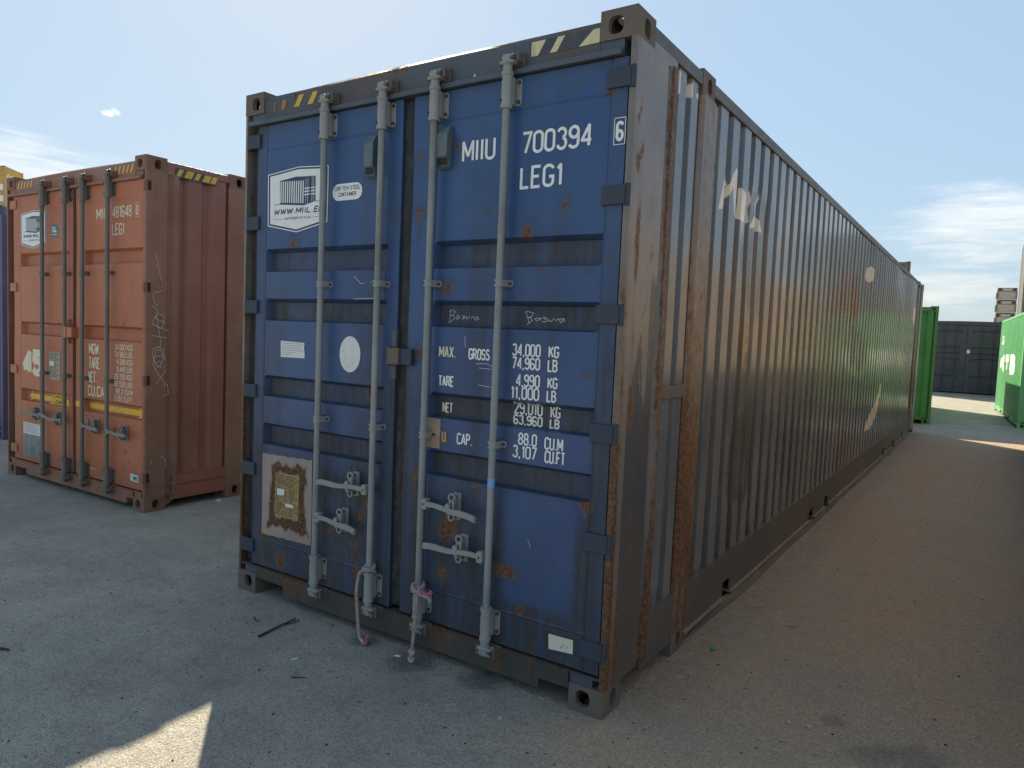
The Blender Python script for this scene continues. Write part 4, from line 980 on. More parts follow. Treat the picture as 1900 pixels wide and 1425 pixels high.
# the check digit sits on the hinge stile inside a thin frame
mb = MB(); text(mb, '6', -.0715, -.0350, 2.374, 2.454, .0125, PR)
fr = rrect(-.078, -.029, 2.362, 2.466, .002, 2); stroke(mb, fr+[fr[0]], .003, PR, lift=.0002); mb.build('lettering', MAT['letter'], DR, fix=False)
for s, x0, x1, z0, z1 in (('MAX.', -.940, -.838, 1.466, 1.527), ('GROSS', -.765, -.643, 1.464, 1.523), ('34,000', -.523, -.375, 1.493, 1.556), ('KG', -.336, -.283, 1.494, 1.552), ('74,960', -.523, -.375, 1.436, 1.497), ('LB', -.338, -.287, 1.434, 1.494),
    ('TARE', -.938, -.845, 1.330, 1.387), ('4,990', -.498, -.373, 1.360, 1.423), ('KG', -.335, -.284, 1.362, 1.418), ('11,000', -.523, -.373, 1.304, 1.367), ('LB', -.337, -.287, 1.304, 1.362), ('NET', -.906, -.842, 1.207, 1.263), ('29,010', -.500, -.351, 1.239, 1.302), ('KG', -.312, -.262, 1.238, 1.297), ('63,960', -.501, -.349, 1.183, 1.245), ('LB', -.314, -.264, 1.182, 1.242),
    ('CAP.', -.815, -.722, 1.064, 1.126), ('88.0', -.473, -.374, 1.103, 1.165), ('CU.M', -.337, -.243, 1.098, 1.160), ('3,107', -.499, -.372, 1.044, 1.108), ('CU.FT', -.333, -.230, 1.040, 1.103)):
    if 1.18 < z0 < 1.245:                 # these two lines run over the recessed rib
        k_ = (2.6574+.044)/2.6574; x0, x1 = 1.2494+(x0-1.2494)*k_, 1.2494+(x1-1.2494)*k_; z0, z1 = max(1.5886+(z0-1.5886)*k_, 1.1855), 1.5886+(z1-1.5886)*k_-.001
    line(DR, s, x0, x1, z0+.0015, z1-.0045, .0076, PR, 'cream_letter' if s in ('NET', 'MAX.') else 'letter')
line(DR, 'U.', -.906, -.868, 1.066, 1.120, .009, PR, 'rusty_letter')
def basura(x, z, k=.185, sh=0.0, sd=1):
    mb = MB(); rb = random.Random(sd)
    G_ = [[(.02, .95), (.10, .05)], [(0, .88), (.12, .98), (.22, .85), (.14, .62), (.06, .56), (.16, .52), (.22, .34), (.12, .12), (.04, .02)],
          [(.40, .52), (.32, .56), (.28, .42), (.33, .32), (.40, .50), (.42, .30)], [(.56, .56), (.48, .54), (.49, .46), (.56, .42), (.55, .32), (.46, .32)],
          [(.61, .56), (.62, .36), (.68, .34), (.74, .56)], [(.80, .34), (.81, .54), (.86, .55)], [(1.0, .50), (.92, .52), (.89, .38), (.95, .30), (1.0, .48), (1.03, .28)]]
    for g in G_: stroke(mb, [(x+(a+rb.uniform(-.025, .025)+sh*b)*k, z+(b+rb.uniform(-.05, .05)-.05*a)*.060) for a, b in g], .0026, PR, .006, .0003)
    mb.build('scratched_word', MAT['chalk'], DR, fix=False)
basura(-.930, 1.634, .175, .05, 2); basura(-.487, 1.635, .200, -.03, 5)
# scratches
mb = MB()
for pts in ([(-.72, 1.448), (-.66, 1.452), (-.62, 1.440)], [(-.70, 1.43), (-.62, 1.428)], [(-.70, 1.352), (-.61, 1.345)], [(-.79, 1.575), (-.785, 1.52)], [(-.40, .69), (-.385, .66)]):
    stroke(mb, pts, .0024, PR, .01, .0003)
mb.build('scratch', MAT['chalk'], DR, fix=False)
mb = MB()
for pts in ([(-1.52, 1.855), (-1.47, 1.815)], [(-1.47, 1.815), (-1.45, 1.82)], [(-1.52, 1.738), (-1.36, 1.742)], [(-1.40, 1.83), (-1.39, 1.82)]): stroke(mb, pts, .003, PL, .01, .0003)
mb.build('scratch', MAT['chalk'], DL, fix=False)
# stickers on the left leaf
hexa = [(-2.226, 2.428), (-1.967, 2.452), (-1.733, 2.436), (-1.735, 2.142), (-1.978, 2.098), (-2.222, 2.142)]
def inset(poly, k):
    cx = sum(p[0] for p in poly)/len(poly); cz = sum(p[1] for p in poly)/len(poly); return [(cx+(a-cx)*(1-k), cz+(b-cz)*(1-k)) for a, b in poly]
def logo(door, P_, dx=0.0, dz=0.0, hx=hexa, sc=1.0, hidden=True):
    mb = MB(); q = lambda a, b, l=0: P_(a+dx, b+dz, l)
    fill(mb, hx, q, .0002); mb.cur = 1; fill(mb, inset(hx, .030), q, .0005); mb.cur = 0; fill(mb, inset(hx, .085), q, .0008)
    mb.cur = 1
    fill(mb, [(-2.122, 2.386), (-1.99, 2.399), (-1.832, 2.391), (-1.830, 2.258), (-1.922, 2.240), (-2.118, 2.256)], q, .0011)
    for x0, x1, z in ((-2.170, -2.118, 2.2575), (-1.832, -1.760, 2.2575)): fill(mb, [(x0, z-.0015), (x1, z-.0015), (x1, z+.0015), (x0, z+.0015)], q, .0011)
    mb.cur = 0
    for k in range(11):
        x = -2.1145+k*.0181; fill(mb, [(x, 2.2665-k*.0014), (x+.0085, 2.2665-k*.0014), (x+.0085, 2.381-k*.0007), (x, 2.381-k*.0007)], q, .0014)
    for x, z0, z1 in ((-1.908, 2.247, 2.383), (-1.892, 2.247, 2.384), (-1.859, 2.257, 2.389), (-1.846, 2.257, 2.389)): fill(mb, [(x-.0012, z0), (x+.0012, z0), (x+.0012, z1), (x-.0012, z1)], q, .0014)
    for x0, x1 in ((-1.919, -1.877), (-1.866, -1.834)):
        for z in (2.330, 2.314, 2.297): fill(mb, [(x0, z-.0035), (x1, z-.002), (x1, z+.0045), (x0, z+.003)], q, .0017)
    mb.cur = 1
    text(mb, 'WWW.MIIL.EE', -2.172, -1.772, 2.199, 2.233, .0068, q, slant=.28, lift0=.0012)
    text(mb, 'KONTEINERITE M\u00dc\u00dcK', -2.079, -1.862, 2.1685, 2.1825, .0020, q, lift0=.0012, step=.004)
    for x0, x1 in ((-2.177, -2.096), (-1.845, -1.772)): fill(mb, [(x0, 2.174), (x1, 2.174), (x1, 2.176), (x0, 2.176)], q, .0011)
    mb.build('logo_sticker', [MAT['white'], MAT['navy']], door, fix=False)
logo(DL, PL)
mb = MB(); fill(mb, rrect(-1.700, -1.484, 2.247, 2.333, .042), PL, .0002); mb.cur = 1
text(mb, 'COR-TEN STEEL', -1.688, -1.496, 2.298, 2.320, .0030, PL, step=.006, lift0=.0006); text(mb, 'CONTAINER', -1.658, -1.526, 2.267, 2.288, .0030, PL, step=.006, lift0=.0006)
mb.build('sticker', [MAT['white'], MAT['black_ink']], DL, fix=False, label='white pill-shaped steel sticker')
mb = MB(); fill(mb, arc(-1.538, 1.451, .077, .094, 0, 360, 40)[:-1], PL, .0002); mb.cur = 1
for rx, rz in ((.040, .060), (.020, .045)): 
    e = arc(-1.538, 1.446, rx, rz, 200, 340, 12); stroke(mb, e, .003, PL, .01, .0005)
mb.build('sticker', [MAT['paper'], MAT['pale_yellow']], DL, fix=False, label='white oval sticker')
mb = MB(); fill(mb, [(-2.090, 1.500), (-1.892, 1.496), (-1.894, 1.452), (-1.889, 1.450), (-1.889, 1.411), (-2.088, 1.409)], PL, .0002); mb.cur = 1
for k in range(6): 
    z = 1.486-k*.0125; fill(mb, [(-2.082, z), (-2.082+(.178, .170, .16, .174, .12, .085)[k], z), (-2.082+(.178, .170, .16, .174, .12, .085)[k], z+.0028), (-2.082, z+.0028)], PL, .0005)
mb.build('sticker', [MAT['paper'], MAT['grey_plate']], DL, fix=False, label='white printed label with fine lines')
mb = MB(); fill(mb, [(-.272, .300), (-.151, .303), (-.150, .242), (-.269, .233)], PR, .0002); mb.cur = 1
stroke(mb, [(-.215, .262), (-.205, .252), (-.198, .275)], .002, PR, .01, .0006); stroke(mb, [(-.185, .258), (-.175, .266)], .002, PR, .01, .0006)
mb.build('sticker', [MAT['cream_paper'], MAT['bolt']], DR, fix=False, label='blank cream label near the sill')
# primer patch with the rusted safety plate
def primer_wear(co):
    x, y, z = co.T; d = np.maximum(np.abs(x+2.005)-.155, np.abs(z-.625)-.185); p = np.c_[x, z]
    n = .6*(vnoise(p, 9, 91)-.5)+.5*(vnoise(p, (40, 14), 92)-.5); r = np.clip(1.10-np.abs(d+.030+n*.05)/.066, 0, .95)+.2*(1-sst(z, .40, .52)); return r, .1+.5*(1-sst(z, .38, .46)), x*0
nx, nz = 60, 66
mb = MB(); mb.grid(nx, nz, lambda i, j: PL(-2.229+.424*i/(nx-1), .372+(.845-.372)*j/(nz-1)+.012*(i/(nx-1))*(1 if j > 40 else .8)+(.002*math.sin(i*.55)+.0015*math.sin(i*1.37) if j in (0, nz-1) else 0), .0006))
mb.build('primer_patch', MAT['pink_primer'], DL, fix=False, wear=primer_wear)
mb = MB(); mb.prism([(-2.108, .748), (-1.905, .757), (-1.912, .500), (-2.110, .503)], lambda a, b, d: (a, d, b), -.0045, .004); mb.build('safety_plate', MAT['brass'], DL, label='tarnished yellow data plate')
mb = MB()
random.seed(3)
for k in range(17):
    z = .735-k*.0135; x = -2.098
    while x < -1.93:
        w = random.uniform(.012, .05); mb.poly([(x, -.0051, z), (min(x+w, -1.922), -.0051, z), (min(x+w, -1.922), -.0051, z+.004), (x, -.0051, z+.004)]); x += w+random.uniform(.006, .02)
mb.build('plate_text', MAT['bolt'], DL, fix=False)
mb = MB(); mb.poly([(-2.09, -.0056, .622), (-2.03, -.0056, .628), (-2.025, -.0056, .660), (-2.09, -.0056, .662)]); mb.poly([(-2.015, -.0056, .566), (-1.95, -.0056, .566), (-1.95, -.0056, .584), (-2.015, -.0056, .586)])
mb.build('paper_scrap', MAT['paper'], DL, fix=False)
# hazard tape on the header
HP = lambda a, b, l=0: (a, .0045-l, b)
def stripes(T, xs, z0, z1, w, sl, mat, x0=None, x1=None, dark=None, pl=HP):
    mb = MB()
    for x in xs:
        a, b, c, d = x, x+w, x+w+sl, x+sl
        pts = [(a, z0), (b, z0), (c, z1), (d, z1)]
        if x1 is not None: pts = [(min(p, x1), q) for p, q in pts]
        fill(mb, pts, pl, .0008)
    mb.build('hazard_stripes', MAT[mat], T, fix=False)
    if dark: fill(mb2 := MB(), [(dark[0], z0), (dark[1], z0), (dark[1], z1), (dark[0], z1)], pl, .0003); mb2.build('hazard_tape', MAT['black_tape'], T, fix=False)
stripes(BLUE, (-.492, -.400), 2.778, 2.838, .034, .038, 'pale_yellow', dark=(-.50, -.165))
mb = MB(); fill(mb, [(-.262, 2.778), (-.166, 2.780), (-.166, 2.836), (-.195, 2.836)], HP, .0008); mb.build('hazard_stripes', MAT['pale_yellow'], BLUE, fix=False)
mb = MB(); fill(mb, [(-.492, 2.778), (-.47, 2.778), (-.44, 2.838), (-.492, 2.838)], HP, .0010); mb.build('hazard_stripes', MAT['pale_yellow'], BLUE, fix=False)
stripes(BLUE, (-2.025, -1.915), 2.776, 2.836, .042, .040, 'yellow'); stripes(BLUE, (-2.135,), 2.776, 2.825, .036, .014, 'orange_tape'); stripes(BLUE, (-2.195,), 2.776, 2.825, .010, .008, 'orange_tape')
mb = MB(); fill(mb, [(-.80, 2.745), (-.788, 2.742), (-.785, 2.75), (-.795, 2.756)], HP, .0008); mb.build('tape_scrap', MAT['pale_yellow'], BLUE, fix=False)
# scratch drawing on the corner post
SPL = lambda a, b, l=0: (.0052+l, a, b)
mb = MB()
for pts in ([(.17, 1.56), (.23, 1.60), (.27, 1.53), (.24, 1.44), (.19, 1.40), (.17, 1.47), (.22, 1.52), (.26, 1.46)], [(.17, 1.46), (.20, 1.36), (.26, 1.35)], [(.19, 1.68), (.24, 1.78)], [(.17, 1.66), (.25, 1.63)], [(.20, 2.10), (.25, 2.13), (.22, 2.18)], [(.23, 1.92), (.27, 1.95), (.26, 2.0), (.23, 1.98)]):
    stroke(mb, pts, .003, SPL, .02)
mb.build('scratch', MAT['tan_scratch'], BLUE, fix=False)

# ------------------------------------------------------------------ THE RED CONTAINER
WR = 2.40
def red_door_base(co):
    x, y, z = co.T; p = np.c_[x, z]; inner = sst(y, .024, .040)
    g = .05+.35*inner*vnoise(p, (6, 5), 101)+.35*(1-sst(z, .20, .42))+.2*sst(z, 2.6, 2.7)
    r = -.05+.16*sst(vnoise(p, (5, 3), 103), .7, .9); return r, g, x*0
red_spots = [(-.28, .48, .012, .04), (-.22, .40, .010, .05), (-.31, .36, .008, .06), (-.20, .52, .010, .03), (-.13, .30, .02, 0), (-1.95, 2.61, .012, .01), (-1.90, 2.64, .012, .012), (-.20, 1.87, .012, .22), (-2.03, 1.75, .012, .35), (-.30, 1.54, .02, 0)]
RDW = spots_wear(red_spots, red_door_base)
def red_post_wear(co):
    x, y, z = co.T; p = np.c_[y, z]; r = .02+.22*sst(vnoise(p, (12, 1.2), 111), .5, .8)+.20*(1-sst(z, .2, .9)); return r, .2+.35*(1-sst(z, .2, 1.6)), y*0
def red_side_wear(co):
    x, y, z = co.T; p = np.c_[y, z]; return .02+.10*sst(vnoise(p, (6, .6), 115), .6, .9), .15+.3*(1-sst(z, .3, 1.5)), y*0-1
rm_ = dict(casting=MAT['casting_red'], post=MAT['red_frame'], side=MAT['red_side'], rail=MAT['red_side'], flange=MAT['red_frame'])
RED = container('red_shipping_container', (-4.450, .546, 0), .0167, L, WR, H, rm_, 'brick red container with closed doors left of the big blue one', inter=True, front='doors', pitch=.2107,
    hires=dict(post=.226, post_wear=red_post_wear, side_wear=red_side_wear, mid_wear=red_post_wear, rail_top=.278))
# gooseneck plate sloping behind the near bottom casting
mb = MB(); mb.prism([(.178, .010), (.34, .10), (.34, .135), (.178, .135)], lambda a, b, d: (d, a, b), -.05, -.03); mb.build('gusset', MAT['red_frame'], RED)
mb = MB(); mb.box(-.004, .006, .20, .760, .205, .216); mb.build('rail_rib', MAT['red_side'], RED)
door_frame(RED, WR, H, dict(post=MAT['red_frame']), None, None, pockets=((-2.16, -2.02, .095), (-.262, -.165, .095)), ztop=2.722)
RRECS = ((2.166, 2.040), (1.520, 1.395), (.878, .758))
RL = Leaf(-2.255, -1.140, -2.118, -1.212, .182, 2.705, RRECS, ((2.565, .003),)); RR_ = Leaf(-1.085, -.014, -.942, -.046, .182, 2.705, RRECS, ((2.565, .003),))
EL = RL.mb(.02).build('door', MAT['red_door'], RED, label='left red door with the number 45', wear=RDW); ER = RR_.mb(.02).build('door', MAT['red_door'], RED, label='right red door with weight lettering', wear=RDW)
MB().box(-1.137, -1.088, .016, .05, .20, 2.69).build('door_gasket', MAT['rubber'], RED)
MB().box(-WR+.056, -2.258, .045, .06, .18, 2.70).build('door_gasket', MAT['rubber'], RED)
hm = MB(); hm.box(-.075, .05, -.012, .010, -.040, .040); HMR = hm.mesh('hinge', MAT['red_door'], bevel=.004)
for z in (2.630, 1.846, 1.055, .277): link('hinge', HMR, EL, (-2.262, .0, z), (-1, 1, 1))
for z in (2.655, 1.846, 1.090, .290):
    MB().box(.0042, .0052, .012, .040, z-.038, z+.038).build('hinge_slot', MAT['dark_hole'], RED)
    MB().box(-.020, .004, -.012, .008, z-.042, z+.042).build('hinge', MAT['casting_red'], ER, bevel=.003)
FR = fittings('red', MAT['dark_rod'], MAT['dark_rod'])
FR['hub'] = hub_mesh(MAT['dark_grip']); FR['clamp'] = clamp_mesh(MAT['dark_rod'], .034); FR['cbolt'] = bolts_mesh([(.027, 0)], .005, MAT['bolt'], .033, .041)
FR['catch'] = catch_mesh(MAT['dark_grip'])
for door, x in ((EL, -1.600), (EL, -1.195), (ER, -.895), (ER, -.490)):
    add_rod(door, RED, FR, x, 2.72, .19, 2.655, .245, (1.962, 1.053), MAT['dark_rod'], r=.0175)
add_handle(EL, FR, 'red', -1.625, .655, -1.965, .660, -1.745, MAT['dark_grip']); add_handle(EL, FR, 'red', -1.220, .645, -1.580, .672, -1.345, MAT['dark_grip'])
add_handle(ER, FR, 'red', -.870, .640, -.580, .628, -.700, MAT['dark_grip']); add_handle(ER, FR, 'red', -.465, .632, -.150, .625, -.260, MAT['dark_grip'])
mb = MB(); mb.tube([(-.745, -.07, .63)]+[(-.700+.045*math.cos(R(a)), -.07, .70+.03*math.sin(R(a))) for a in range(180, -1, -20)]+[(-.655, -.07, .63)], .007, 8); mb.build('seal_loop', MAT['dark_grip'], ER, smooth=True)
mb = MB(); mb.box(-1.215, -1.145, -.06, .01, 1.395, 1.495); mb.build('lock_box', MAT['red_door'], EL, bevel=.005)
mb = MB(); mb.box(-1.143, -1.055, -.055, .01, 1.400, 1.490); mb.build('lock_box', MAT['red_door'], ER, bevel=.005)
mb = MB(); mb.box(-1.195, -1.165, -.02, .012, 1.345, 1.560); mb.build('lock_bar', MAT['red_frame'], EL, bevel=.003)
QL, QR = RL.place, RR_.place
line(ER, 'MII', -.750, -.600, 2.414, 2.512, .0145, QR, 'cream_letter'); line(ER, '481648', -.498, -.203, 2.416, 2.514, .0115, QR, 'cream_letter'); line(ER, 'LEG1', -.497, -.310, 2.275, 2.374, .0115, QR, 'cream_letter')
mb = MB(); text(mb, '0', -.145, -.108, 2.424, 2.506, .012, QR); fr = rrect(-.158, -.096, 2.410, 2.520, .002, 2); stroke(mb, fr+[fr[0]], .003, QR, lift=.0002); mb.build('lettering', MAT['cream_letter'], ER, fix=False)
for s, x0, x1, z0, z1 in (('MGW.', -.868, -.675, 1.266, 1.362), ('TARE.', -.868, -.665, 1.140, 1.242), ('NET.', -.877, -.727, 1.017, 1.117), ('CU.CAP.', -.878, -.520, .900, .998)): line(ER, s, x0, x1, z0, z1, 0.0145, QR, 'cream_letter')
for k, s in enumerate(('34.000 KGS', '74.960 LBS', '4.280 KGS', '9.440 LBS', '29.720 KGS', '65.520 LBS', '89.2 CU.M', '3.150 CU.FT')):
    z = 1.322-.0617*k; x0 = -.454 if k in (0, 1, 4, 5, 7) else (-.42 if k < 6 else -.43); line(ER, s, x0, -.176, z, z+.049, .0070, QR, 'cream_letter')
mb = MB(); text(mb, '45', -2.090, -1.690, 1.005, 1.262, .070, QL, gap=.12, step=.02); mb.build('lettering', MAT['cream_letter'], EL, fix=False)
logo(EL, QL, .112, .108)
mb = MB(); fill(mb, rrect(-1.520, -1.412, 2.292, 2.412, .004, 2), QL, .0002); mb.cur = 1; text(mb, 'GL', -1.508, -1.424, 2.340, 2.392, .010, QL, lift0=.0005)
fill(mb, [(-1.51, 2.318), (-1.422, 2.318), (-1.422, 2.324), (-1.51, 2.324)], QL, .0006); mb.build('sticker', [MAT['teal'], MAT['white']], EL, fix=False, label='small teal sticker')
# double-ended yellow arrow over both leaves
mb = MB()
fill(mb, [(-2.035, .806), (-1.955, .862), (-1.955, .832), (-1.62, .832), (-1.62, .866), (-1.22, .866), (-1.22, .832), (-1.214, .832), (-1.214, .782), (-1.22, .782), (-1.22, .762), (-1.62, .762), (-1.62, .782), (-1.955, .782), (-1.955, .760)], QL, .0006)
mb.cur = 1; text(mb, 'CAUTION', -1.57, -1.26, .822, .856, .0065, QL, lift0=.0014); text(mb, 'LOW', -1.57, -1.42, .770, .804, .0065, QL, lift0=.0014)
mb.build('arrow_sticker', [MAT['arrow_yellow'], MAT['black_ink']], EL, fix=False)
mb = MB(); fill(mb, [(-1.084, .790), (-1.084, .838), (-.945, .838), (-.945, .790)], QR, .0006)
fill(mb, [(-.925, .836), (-.135, .836), (-.135, .868), (-.066, .832), (-.066, .790), (-.135, .762), (-.135, .786), (-.925, .786)], QR, .0006)
mb.build('arrow_sticker', MAT['arrow_yellow'], ER, fix=False)
mb = MB(); mb.box(-1.554, -1.36, -.004, .006, .995, 1.256); mb.build('data_plate', MAT['grey_plate'], EL); mb = MB(); mb.poly([(-1.55, -.0052, 1.125), (-1.47, -.0052, 1.125), (-1.47, -.0052, 1.17), (-1.55, -.0052, 1.17)]); mb.build('paper_scrap', MAT['paper'], EL, fix=False)
mb = MB()
for k in range(14): mb.poly([(-1.545, -.0047, 1.238-k*.0165), (-1.375-.03*(k % 3), -.0047, 1.238-k*.0165), (-1.375-.03*(k % 3), -.0047, 1.242-k*.0165), (-1.545, -.0047, 1.242-k*.0165)])
mb.build('plate_text', MAT['bolt'], EL, fix=False)
mb = MB(); fill(mb, [(-2.078, .440), (-2.078, .550), (-1.70, .550), (-1.70, .440)], QL, .0002); mb.cur = 1; fill(mb, [(-2.078, .218), (-2.078, .438), (-1.70, .438), (-1.70, .235)], QL, .0002)
mb.cur = 2
for k in range(5): fill(mb, [(-2.06, .53-k*.017), (-1.78-.05*(k % 2), .53-k*.017), (-1.78-.05*(k % 2), .534-k*.017), (-2.06, .534-k*.017)], QL, .0006)
mb.build('sticker', [MAT['paper'], MAT['worn_film'], MAT['rope_red']], EL, fix=False, label='white label above worn grey film')
mb = MB(); fill(mb, [(-.204, .246), (-.204, .306), (-.088, .298), (-.088, .240)], QR, .0002); mb.cur = 1; fill(mb, [(-.165, .256), (-.165, .288), (-.105, .284), (-.105, .252)], QR, .0005); mb.build('sticker', [MAT['cream_paper'], MAT['teal']], ER, fix=False, label='small white and teal label')
mb = MB(); fill(mb, [(-.882, .252), (-.882, .27), (-.755, .27), (-.755, .258)], QR, .0002); mb.build('paint_mark', MAT['yellow'], ER, fix=False)
stripes(RED, [-.49+.062*k for k in range(5)], 2.775, 2.835, .030, .030, 'yellow', x1=-.165); stripes(RED, [-2.19+.062*k for k in range(5)], 2.775, 2.835, .030, .030, 'yellow')
RSP = lambda a, b, l=0: (.001-l*-1, a, b)
mb = MB()
for k, (a, b) in enumerate(((.262, .030), (.335, .055), (.425, .030), (.500, .055), (.575, .04))):
    fill(mb, [(a-.01, 2.775), (a+b, 2.775), (a+b+.03, 2.835), (a+.02, 2.835)], RSP, .0006)
mb.build('hazard_stripes', MAT['yellow'], RED, fix=False)
mb = MB(); mb.box(-.008, .0, .245, .63, 2.768, 2.842); mb.build('hazard_tape', MAT['black_tape'], RED)
mb = MB(); SPR = lambda a, b, l=0: (.0055+l, a, b)
random.seed(5)
def loop(cx, cz, rx, rz, t): return [(cx+rx*math.cos(a/9*math.pi)+random.uniform(-.008, .008), cz+rz*math.sin(a/9*math.pi)+random.uniform(-.015, .015)) for a in range(t)]
for pts in (loop(.12, 1.77, .06, .06, 14)[4:], [(.06, 1.70), (.10, 1.66), (.08, 1.60), (.17, 1.56)], loop(.11, 1.58, .045, .05, 20), [(.05, 1.55), (.20, 1.50)], [(.09, 1.62), (.13, 1.40), (.12, 1.36)], [(.05, 1.46), (.19, 1.44)], loop(.11, 1.30, .05, .06, 20), loop(.12, 1.24, .06, .05, 18), loop(.11, 1.27, .035, .07, 19), [(.08, 1.18), (.18, 1.05)], [(.18, 1.18), (.09, 1.06)], [(.15, 1.04), (.19, 1.06), (.20, .98), (.16, .96)], [(.08, 2.12), (.12, 1.95), (.14, 1.90)], [(.14, .46), (.18, .42), (.185, .36)], [(.05, .44), (.06, .40)]):
    stroke(mb, pts, .0035, SPR, .02)
mb.build('scratch', MAT['chalk'], RED, fix=False)

# ------------------------------------------------------------------ other containers
def mats(side, frame=None, casting=None): 
    f = frame or side; return dict(casting=MAT[casting or f], post=MAT[f], side=MAT[side], rail=MAT[f])
FARB = container('blue_shipping_container', (-9.02, 1.30, 0), .02, 6.058, 2.438, 2.80, mats('far_blue', 'far_blue'), 'deep blue container cut off at the left edge behind the brick red one', pitch=.28)
mb = MB()
for k, z in enumerate((1.62, 1.44, 1.29)):
    stroke(mb, [(-.30, z+.05), (-.25, z), (-.20, z+.06)], .008, lambda a, b, l=0: (a, .011-l, b)); stroke(mb, [(-.25, z), (-.26, z-.06)], .008, lambda a, b, l=0: (a, .011-l, b), lift=.0003)
mb.build('scratch', MAT['chalk'], FARB, fix=False)
GNL = container('green_shipping_container', (.180, 15.55, 0), .075, 6.058, 2.438, 2.591, mats('green_near', 'green_frame'), 'grass green container with its plain ribbed end just past the long blue one', pitch=.28)
rg = .0665; cg, sg = math.cos(rg), math.sin(rg)
GNR = container('green_shipping_container', (1.765+2.438*cg, 16.55+2.438*sg, 0), rg, 6.058, 2.438, 2.591, mats('green_far', 'green_far'), 'light green container at the right edge with white letters on its sunlit side', pitch=.24)
GP = lambda a, b, l=0: (-2.438-.002-l+.012, a, b)
mb = MB(); 
# letters are read with y decreasing along the wall
def rtext(s, y0, y1, z0, z1, wt): text(mb, s, -y0, -y1, z0, z1, wt, lambda a, b, l=0: GP(-a, b, l), gap=.15)
rtext('G', 5.55, 4.95, 1.88, 2.13, .06); rtext('KTB', 5.6, 1.6, 1.12, 1.62, .20)
mb.build('lettering', MAT['white'], GNR, fix=False)
DARK = container('dark_shipping_container', (1.515, 31.2, 0), .015, 6.058, 2.438, 2.896, mats('charcoal', 'charcoal'), 'charcoal container whose closed doors end the alley', front='doors', pitch=.28)
door_frame(DARK, 2.438, 2.896, dict(post=MAT['charcoal']), None, None, ztop=2.722)
DREC = ((2.50, 2.42), (1.86, 1.76), (1.62, 1.54), (1.40, 1.30), (.72, .60))
for (a, b, c, d, lb) in ((-2.37, -1.225, -2.27, -1.42, 'left charcoal door'), (-1.213, -.068, -1.03, -.16, 'right charcoal door with a green patch')):
    lf = Leaf(a, b, c, d, .17, 2.70, DREC, ()); o = lf.mb(.06).build('door', MAT['charcoal'], DARK, label=lb)
    for x in (c+.28, d-.18):
        MB().tube([(x, RODY, .10), (x, RODY, 2.80)], .017, 8).build('lock_rod', MAT['charcoal'], o)
        for z in (.3, 1.1, 2.62): MB().box(x-.03, x+.05, -.07, .01, z-.04, z+.04).build('rod_bracket', MAT['charcoal'], o)
        MB().box(x, x+.30, -.075, -.055, .93, .96).build('handle', MAT['charcoal'], o)
    if lb[0] == 'r':
        mb = MB(); fill(mb, [(-.72, 1.93), (-.25, 1.93), (-.25, 2.20), (-.72, 2.20)], lf.place, .001); mb.build('green_patch', MAT['dull_green'], o, fix=False)
        mb = MB(); mb.box(-1.19, -1.08, -.03, .01, 1.60, 1.74); mb.build('sticker', MAT['white'], o, label='small white seal on the meeting stile')
for k, lb in ((0, 'dusky grey container on the ground behind the far end of the long blue one'), (1, 'dusky grey container stacked up behind the far roof corner of the long blue one')):
    container('grey_shipping_container', (-1.88, 31.3, 2.64*k), .105, 6.058, 2.438, 2.64, mats('ash'), lb, 'pair of grey containers behind the long blue container', pitch=.3)
for k, lb in ((0, 'lower grey container of the tall pair at the right edge behind the light green one'), (1, 'upper grey container of the tall pair rising over the light green one')):
    container('grey_shipping_container', (1.86+2.438, 26.0, 2.896*k), .0, 6.058, 2.438, 2.896, mats('ash'), lb, 'pair of grey containers at the right edge', pitch=.3)
ORG = container('orange_shipping_container', (1.79+2.438, .22, 0), 0, 12.192, 2.438, 2.591, mats('orange_wall', 'amber_frame'), 'tan orange container whose far corner post just shows at the right edge of the alley', pitch=.28)

# yellow stack far away at the left
cx, cy = -52.0, 18.06; dx, dy = -.70, .714; rzy = math.atan2(dy, dx)
for k in range(4):
    top = k == 3; z = 2.793*k; h = 2.591 if top else 2.793
    c = container('yellow_shipping_container' if top else 'grey_shipping_container', (cx+2.438*dx, cy+2.438*dy, z), rzy, 6.058, 2.438, h, mats('amber', 'amber_frame') if top else mats('far_blue' if k == 2 else 'ash'),
        'yellow container on top of the far stack over the brick red one' if top else ('dark blue container right under the yellow one in the far stack', 'grey container third from the top of the far stack', 'grey container at the foot of the far stack')[2-k], 'far stack with a yellow container on top', pitch=.3)
    if top:
        EP = lambda a, b, l=0: (a, .003-l, b); mb = MB()
        for q, (s, z0) in enumerate((('CHRONOS', 1.75), ('TARE NET', 1.28))): text(mb, s, -2.15, -.45, z0, z0+.36, .075, EP)
        mb.build('lettering', MAT['white'], c, fix=False)
        LP = lambda a, b, l=0: (-2.438-.001-l, a, b); mb = MB()
        for z0, z1 in ((1.05, 1.42), (.34, .72)): fill(mb, [(.12, z0), (2.0, z0), (2.0, z1), (.12, z1)], LP, .002)
        mb.cur = 1; fill(mb, [(.9, 1.2), (1.5, 1.2), (1.5, 1.35), (.9, 1.35)], LP, .006); fill(mb, [(.5, .42), (1.7, .42), (1.7, .5), (.5, .5)], LP, .006)
        mb.build('sticker', [MAT['white'], MAT['teal']], c, fix=False)

